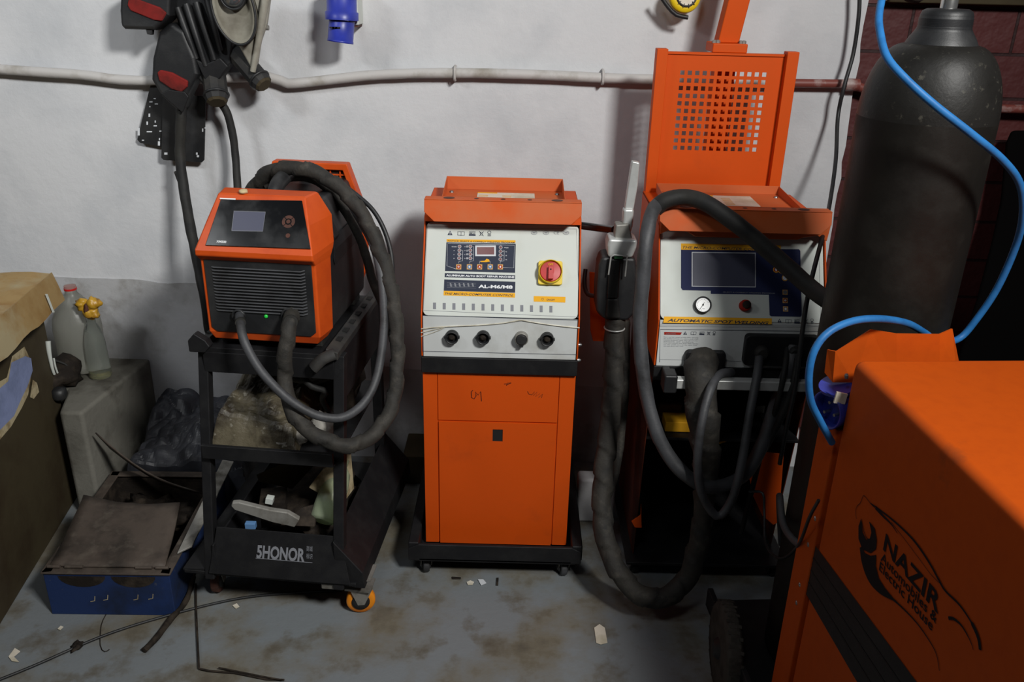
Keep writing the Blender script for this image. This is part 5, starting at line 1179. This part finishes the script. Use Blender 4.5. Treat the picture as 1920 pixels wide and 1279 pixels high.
b.build('tread_blocks', t3)
MB().lathe([(0.012, -0.012), (0.02, -0.010), (0.03, 0.004), (wr * 0.72, 0.006), (wr * 0.72, wd - 0.006), (0.03, wd - 0.004), (0.02, wd + 0.01)], a0, axn, 'black_plastic', 40).build('rim', t3)

# ------------------------------------------------------------------ left: wooden cabinet with cardboard
A8 = math.radians(8); MC = Matrix.Translation((-1.419, 2.394, 0)) @ Matrix.Rotation(A8, 4, 'Z')
cabinet = t = thing('wooden_cabinet', 'worn brown wooden cabinet with patch of pale blue paint', 'cabinet', MC @ Vector((-0.3, -0.4, 0)))
b = MB(MC); b.box(-0.7, 0, -1.2, 0, 0.0, 0.66, 'old_wood'); b.build('cabinet_body', t, bevel=0.006)
TC = frame(MC @ Vector((0, 0, 0)), MC.to_3x3() @ Vector((0, 1, 0)), (0, 0, 1)); TCs = TC
b = MB(); pp = [(-10, 720), (12, 708), (22, 668), (45, 650), (55, 672), (58, 700), (52, 740), (40, 765), (20, 800), (-10, 835), (-60, 880), (-60, 740)]
b.plate(TC, [to2(TC, x, y) for x, y in pp], 'cream_putty', 0.0012)
pp = [(-10, 735), (14, 715), (20, 680), (46, 668), (57, 672), (60, 695), (50, 725), (40, 745), (25, 780), (0, 805), (-60, 860), (-60, 750)]
b.plate(TC, [to2(TC, x, y) for x, y in pp], 'blue_paint_patch', 0.002)
pp = [(60, 712), (68, 718), (72, 735), (62, 748), (55, 745)]
b.plate(TC, [to2(TC, x, y) for x, y in pp], 'cream_putty', 0.002); b.build('paint_patch', t)['label'] = 'peeling pale blue paint patch'
t = thing('cardboard_box', 'flattened tan cardboard carton lying on the wooden cabinet', 'cardboard', MC @ Vector((-0.3, -0.3, 0.66)))
b = MB(MC)
n1, n2 = 14, 22; vs = []; fs = []
def cbz(x, y): return 0.765 + 0.008 * noise.noise(Vector((x * 7, y * 7, 1)))
# top sheet
for j in range(n2 + 1):
    for i in range(n1 + 1):
        x = -0.72 + (0.73 + 0.03) * i / n1; y = -1.15 + 1.165 * j / n2
        vs.append((x, y, cbz(x, y) - (0.0 if i < n1 else 0.004)))
for j in range(n2):
    for i in range(n1): a = j * (n1 + 1) + i; fs.append((a, a + 1, a + n1 + 2, a + n1 + 1))
b.add(vs, fs, 'cardboard', False); b.build('top_sheet', t, solid=0.005)
b = MB(MC); vs = []; fs = []
for j in range(n2 + 1):
    y = -1.15 + 1.165 * j / n2; x = 0.042; z0_ = cbz(0.04, y)
    lowz = z0_ - 0.088 - 0.012 * noise.noise(Vector((y * 9, 3, 0)))
    vs += [(x, y, z0_), (x + 0.012, y, (z0_ + lowz) / 2), (x + 0.022, y, lowz)]
for j in range(n2):
    for i in range(2): a = j * 3 + i; fs.append((a, a + 1, a + 4, a + 3))
b.add(vs, fs, 'cardboard'); b.build('side_flap', t, solid=0.004)
fn = (MC.to_3x3() @ Vector((1, 0, 0.2))).normalized(); fo = MC @ Vector((0.058, -0.1, 0.72))
b = MB(); tp_ = [onplane(x, y, fo, fn) + fn * 0.004 for x, y in ((82, 552), (86, 552), (99, 586), (96, 587))]; b.slab(tp_, fn * 0.001, 'white_panel'); b.build('tape_strip', t)
b = MB(MC); b.box(-0.70, 0.02, -1.14, -0.0, 0.66, 0.755, 'cardboard'); b.build('carton_body', t, bevel=0.004)
b = MB(MC); b.box(-0.001, 0.0, 0, 0, 0, 0, 'cardboard') if 0 else None
TFp = frame(MC @ Vector((0.0435, 0, 0)), MC.to_3x3() @ Vector((0, 1, 0)), MC.to_3x3() @ Vector((0.022, 0, 0.09)).normalized() * 1)
# white strips: two on the rear edge of the cabinet, one of tape on the cardboard flap
cabn = TC.col[2].to_3d()
def oncab(px, py): return onplane(px, py, TC.translation, cabn) + cabn * 0.006
for pts_, r_ in ((((86, 640), (88, 660), (94, 690), (98, 702)), lambda u: 0.008 - 0.004 * u), (((97, 672), (100, 688), (105, 702)), 0.003)):
    MB().tube([oncab(*p) for p in pts_], r_, 'white_panel', n=8).build('white_strip', cabinet)
# ------------------------------------------------------------------ concrete ledge and bottles
b = MB(); b.slab([(-1.40, 2.40, 0), (-1.36, 2.27, 0), (-1.29, 2.27, 0), (-1.245, 2.675, 0), (-2.0, 2.675, 0), (-2.0, 2.42, 0), (-1.41, 2.42, 0)], (0, 0, 0.37), 'ledge_cement')
tag(b.build('concrete_ledge', bevel=0.012), 'grey concrete ledge against the wall behind the blue toolbox', 'ledge')
bp = W(138, 690, Z=0.372); bp = Vector((-1.425, 2.58, 0.371))
t = thing('water_bottle', 'large cloudy clear plastic bottle on the ledge by the wall', 'bottle', bp)
b = MB(); b.lathe([(0.05, 0.0), (0.070, 0.008), (0.074, 0.03), (0.072, 0.09), (0.074, 0.15), (0.070, 0.185), (0.048, 0.230), (0.026, 0.256), (0.018, 0.268), (0.018, 0.292)], bp, (0, 0, 1), 'hazy_plastic', 32); b.build('bottle_body', t)
MB().lathe([(0.0195, 0.278), (0.0195, 0.284)], bp, (0, 0, 1), 'red_plastic', 20).build('neck_ring', t)
bp = Vector((-1.345, 2.52, 0.371))
t = thing('small_bottle', 'small clear bottle with yellowish liquid in its base, on the ledge', 'bottle', bp)
b = MB(); b.lathe([(0.03, 0.0), (0.034, 0.005), (0.034, 0.03), (0.033, 0.08), (0.031, 0.13), (0.022, 0.17), (0.014, 0.19), (0.013, 0.215)], bp, (0, 0, 1), 'clear_plastic', 28); b.build('bottle_body', t)
MB().lathe([(0.029, 0.004), (0.031, 0.006), (0.031, 0.016), (0.0, 0.016)], bp, (0, 0, 1), 'amber_liquid', 24, cap=False).build('liquid', t)
b = MB(); q = bp + Vector((0, -0.005, 0.235)); b.blob(q + Vector((-0.02, 0, 0.02)), (0.022, 0.018, 0.017), 'yellow_film', 0.5, 45, 3, 2); b.blob(q + Vector((0.018, 0, 0.022)), (0.025, 0.02, 0.020), 'yellow_film', 0.5, 45, 3, 5); b.blob(q + Vector((0.012, -0.006, -0.012)), (0.024, 0.018, 0.022), 'yellow_film', 0.5, 40, 3, 9)
b.blob(q + Vector((0.004, -0.015, 0.006)), (0.007, 0.008, 0.022), 'junk_rust', 0.4, 60, 2, 4)
tag(b.build('yellow_wrapper'), 'crumpled yellow wrapper stuffed on top of the small bottle', 'wrapper')
b = MB(); b.blob((-1.43, 2.45, 0.41), (0.055, 0.075, 0.045), 'junk_dark', 0.5, 18, 3, 31, flatb=-0.037); tag(b.build('dark_rag'), 'dark grimy rag on the ledge beside the small bottle', 'rag')
tag(MB().tube([(-1.50, 2.45, 0.46), (-1.45, 2.43, 0.47), (-1.40, 2.44, 0.44), (-1.41, 2.42, 0.39), (-1.46, 2.4, 0.385)], 0.004, 'rubber', n=8).build('wire_loop'), 'thin dark wire loop on the ledge above the dark rag', 'wire')
b = MB(); q = Vector((-1.40, 2.36, 0.371)); b.lathe([(0.02, 0), (0.024, 0.01), (0.022, 0.03), (0.01, 0.034)], q, (0, 0, 1), 'black_plastic', 16); tag(b.build('black_cap'), 'small round black cap at the front corner of the ledge', 'cap')

# ------------------------------------------------------------------ trash bag, toolbox
b = MB(); b.crumple(-1.03, 2.49, 0.004, 0.20, 0.165, lambda u, v: 0.215 + 0.05 * v - 0.02 * u * u, 'trash_bag', 0.085, 4.6, 4, 64, 0.88)
tag(b.build('trash_bag'), 'crumpled dark plastic bag lying behind the blue toolbox', 'bag')
t = thing('tool_box', 'blue metal tool chest with greasy brown board on top', 'box', (-1.07, 2.08, 0))
bx0, bx1 = -1.218, -0.888
b = MB()
c00 = Vector((-1.218, 1.815, 0)); c10 = Vector((-0.888, 1.822, 0)); c11 = Vector((-0.905, 2.32, 0)); c01 = Vector((-1.25, 2.31, 0)); hh = Vector((0, 0, 0.135))
for a, c in ((c00, c10), (c10, c11), (c11, c01), (c01, c00)):
    n_ = (c - a).cross(Vector((0, 0, 1))).normalized() * -0.006
    b.slab([a, c, c + hh, a + hh], n_, 'blue_box')
b.slab([c00 + Vector((0, 0, 0.002)), c10 + Vector((0, 0, 0.002)), c11 + Vector((0, 0, 0.002)), c01 + Vector((0, 0, 0.002))], (0, 0, 0.004), 'blue_box'); b.build('chest_body', t, bevel=0.003)
b = MB(); cc_ = (c00 + c10 + c11 + c01) / 4
ins = [c_ + (cc_ - c_) * 0.055 + Vector((0, 0, 0.007)) for c_ in (c00, c10, c11, c01)]
for a, c in zip(ins, ins[1:] + ins[:1]): b.slab([a, c, c + Vector((0, 0, 0.126)), a + Vector((0, 0, 0.126))], (cc_ - (a + c) / 2).normalized() * 0.002, 'junk_dark')
b.slab(ins, (0, 0, 0.002), 'junk_dark'); b.build('shade_lining', t)  # dark lining added as the shade inside the chest
b = MB(); zt_ = Vector((0, 0, 0.135))
for a, c in ((c00, c10), (c10, c11), (c11, c01), (c01, c00)):
    d_ = (c - a).normalized(); n_ = Vector((-d_.y, d_.x, 0)) * 0.024
    b.slab([a + zt_ - d_ * 0.004 - n_ * 0.2, c + zt_ + d_ * 0.004 - n_ * 0.2, c + zt_ + n_, a + zt_ + n_], (0, 0, 0.005), 'grease_board')
b.build('top_rim', t, bevel=0.002)
b = MB(); TT = frame(c00.lerp(c10, 0.0), c10 - c00, (0, 0, 1)); 
for cx_, rr_ in ((0.10, 0.062), (0.235, 0.058)): b.plate(TT, [(cx_ + rr_ * math.cos(PI + a * PI / 12), 0.128 + 0.035 * math.sin(PI + a * PI / 12)) for a in range(13)], 'junk_dark', 0.001)
for sx_, sy_ in ((0.11, 0.045), (0.145, 0.05), (0.225, 0.052), (0.265, 0.055)): b.line(TT, [(sx_, sy_), (sx_ + 0.012, sy_ + 0.003), (sx_ + 0.015, sy_ + 0.018)], 0.002, 'cream_putty', 0.0014)
b.build('grease_stains', t)['label'] = 'dark half-round stains and scratches'
b = MB(); vs = []; fs = []; n_ = 12
for j in range(n_ + 1):
    for i in range(n_ + 1):
        u = i / n_; v = j / n_
        p0 = Vector((-1.205, 1.835, 0)).lerp(Vector((-0.905, 1.84, 0)), u); p1 = Vector((-1.235, 2.10, 0)).lerp(Vector((-0.945, 2.075, 0)), u)
        q = p0.lerp(p1, v); q.z = 0.146 + 0.03 * v + 0.014 * (v ** 2) * (1 - math.sin(u * PI)) + 0.005 * noise.noise(q * 12); vs.append(q)
for j in range(n_):
    for i in range(n_): a = j * (n_ + 1) + i; fs.append((a, a + 1, a + n_ + 2, a + n_ + 1))
b.add(vs, fs, 'grease_board', True); b.build('top_board', t, solid=0.006)['label'] = 'greasy warped brown board lid'
b = MB()
for u0, u1 in ((0.02, 0.12), (0.16, 0.30), (0.72, 0.85), (0.88, 0.98)): b.cyl(c00.lerp(c10, u0) + Vector((0, 0.016, 0.145)), c00.lerp(c10, u1) + Vector((0, 0.016, 0.145)), 0.0045, 'grease_board', 10)
b.build('hinge', t)
b = MB(); b.blob((-1.085, 2.19, 0.06), (0.125, 0.08, 0.04), 'junk_dark', 0.6, 24, 4, 17, flatb=-0.047); tag(b.build('scrap_heap'), 'dark heap of greasy scrap inside the open blue chest', 'scrap', kind='stuff')
b = MB(); vs = []; fs = []
for i in range(9):
    u = i / 8; q = Vector((-1.262, 2.27, 0.30)).lerp(Vector((-0.93, 2.13, 0.195)), u); q.z -= 0.035 * math.sin(u * PI)
    vs += [q, q + Vector((0.018, 0.035, -0.075 + 0.04 * u))]
for i in range(8): fs.append((i * 2, i * 2 + 1, i * 2 + 3, i * 2 + 2))
b.add(vs, fs, 'grease_board', True); tag(b.build('bent_strip', solid=0.004), 'bent dirty brown strip lying over the open back of the blue chest', 'strip')
b = MB(); b.slab([(-0.895, 1.90, 0.14), (-0.86, 1.92, 0.15), (-0.84, 2.25, 0.22), (-0.875, 2.25, 0.225)], (0, 0, 0.006), 'steel_dull'); tag(b.build('metal_strip', bevel=0.002), 'grey metal strip lying along the right edge of the blue chest', 'strip')

# ------------------------------------------------------------------ floor bits
def fpath(pts, z=0.004): return [W(x, y, Z=z) for x, y in pts]
tag(MB().tube(fpath([(-30, 1286), (60, 1250), (200, 1190), (330, 1150), (450, 1122), (560, 1111), (640, 1107)]), 0.0038, 'black_plastic', n=8).build('floor_cable'), 'long thin black cable curving across the floor at lower left', 'cable')
tag(MB().tube(fpath([(367, 1095), (368, 1150), (371, 1215), (373, 1252)], 0.008) + fpath([(374, 1254), (392, 1258)], 0.006) + fpath([(440, 1262), (500, 1274), (533, 1275)], 0.004), 0.0026, 'junk_dark', n=8, smoothpath=False).build('bent_rod'), 'thin bent black rod on the floor in front of the cart', 'rod')
tag(MB().tube(fpath([(410, 1252), (440, 1258), (500, 1270), (530, 1275)], 0.010), 0.0018, 'junk_dark', n=6).build('thin_rod'), 'shorter thin rod on the end of the bent black rod', 'rod')
tag(MB().tube(fpath([(362, 1080), (350, 1125), (325, 1155), (298, 1190), (270, 1220)], 0.008), 0.008, 'junk_dark', n=10, rough=0.5).build('dirty_stick'), 'crusty brown stick on the floor beside the blue toolbox', 'stick')
tag(MB().tube(fpath([(200, 1150), (190, 1172), (188, 1210), (196, 1222), (205, 1218)], 0.002), 0.0012, 'junk_dark', n=6).build('hooked_wire'), 'fine hooked wire on the floor under the blue toolbox front', 'wire')
b = MB(); b.blob(W(143, 1212, Z=0.006), (0.012, 0.018, 0.008), 'junk_dark', 0.8, 60, 3, 3, flatb=-0.006); tag(b.build('dirt_clump'), 'small dark clump on the floor by the long cable', 'dirt')
def scrap(pts, label, mt='label_paper', z=0.003, cat='paper scrap', name='paper_scrap'):
    b = MB(); b.slab(fpath(pts, z), (0, 0, 0.0015), mt); tag(b.build(name), label, cat)
scrap([(1114, 1178), (1124, 1171), (1134, 1178), (1139, 1206), (1126, 1209), (1118, 1206)], 'torn cream paper scrap alone on the open floor', z=0.002)
scrap([(108, 1180), (114, 1174), (119, 1176), (113, 1182)], 'tiny pale paper chip left of the toolbox foot')
scrap([(16, 1232), (28, 1216), (38, 1222), (26, 1232), (36, 1242), (22, 1240)], 'crumpled white paper shred at the bottom left corner')
scrap([(875, 1092), (882, 1089), (889, 1092), (886, 1097), (877, 1097)], 'pale round chip on the floor in front of centre machine')
scrap([(896, 1087), (906, 1087), (912, 1094), (902, 1098)], 'greyish chip just right of the pale round chip', 'ink_light')
scrap([(436, 1136), (444, 1132), (449, 1138), (442, 1142)], 'small whitish chip on floor below the cart')
scrap([(847, 1082), (864, 1083), (864, 1086), (848, 1086)], 'short dark strip on floor left of the pale chips', 'junk_dark', cat='strip', name='dark_strip')
scrap([(931, 1084), (935, 1084), (934, 1098), (930, 1098)], 'short dark strip on floor right of the pale chips', 'junk_dark', cat='strip', name='dark_strip')
b = MB(); b.blob((-1.45, 1.72, 0.03), (0.05, 0.04, 0.03), 'junk_dark', 0.4, 20, 3, 9, flatb=-0.03); tag(b.build('dark_rag'), 'dark lump at the foot of the wooden cabinet', 'rag')
# things on the floor behind
b = MB(); b.slab([(-0.36, 2.5, 0), (-0.24, 2.5, 0), (-0.24, 2.66, 0), (-0.36, 2.66, 0)], (0, 0, 0.11), 'old_wood'); tag(b.build('wooden_block', bevel=0.005), 'dark wooden block on floor behind gap left of centre machine', 'block')
b = MB(); b.slab([(0.22, 2.30, 0.0), (0.34, 2.30, 0.0), (0.34, 2.36, 0.0), (0.22, 2.36, 0.0)], (0, 0, 0.16), 'cement'); tag(b.build('concrete_block', bevel=0.01), 'grey concrete block on floor between the two white machines', 'block')
# near-black sheet added to stand in for the shade on the brick, far right
b = MB(); b.slab([(1.30, 2.34, 0.0), W(1836, 560, Y=2.5), W(1862, 460, Y=2.54), W(1880, 380, Y=2.57), W(1890, 270, Y=2.6), W(1900, 246, Y=2.61), W(2250, 240, Y=2.61), (2.0, 2.34, 0.0)], (0.0, 0.02, 0.0), 'shade_black')
tag(b.build('shade_sheet', bevel=0.01), 'very dark sheet standing in for shade on the red brick at the far right', 'sheet')

for o in bpy.data.objects:
    if '_o' in o: del o['_o']
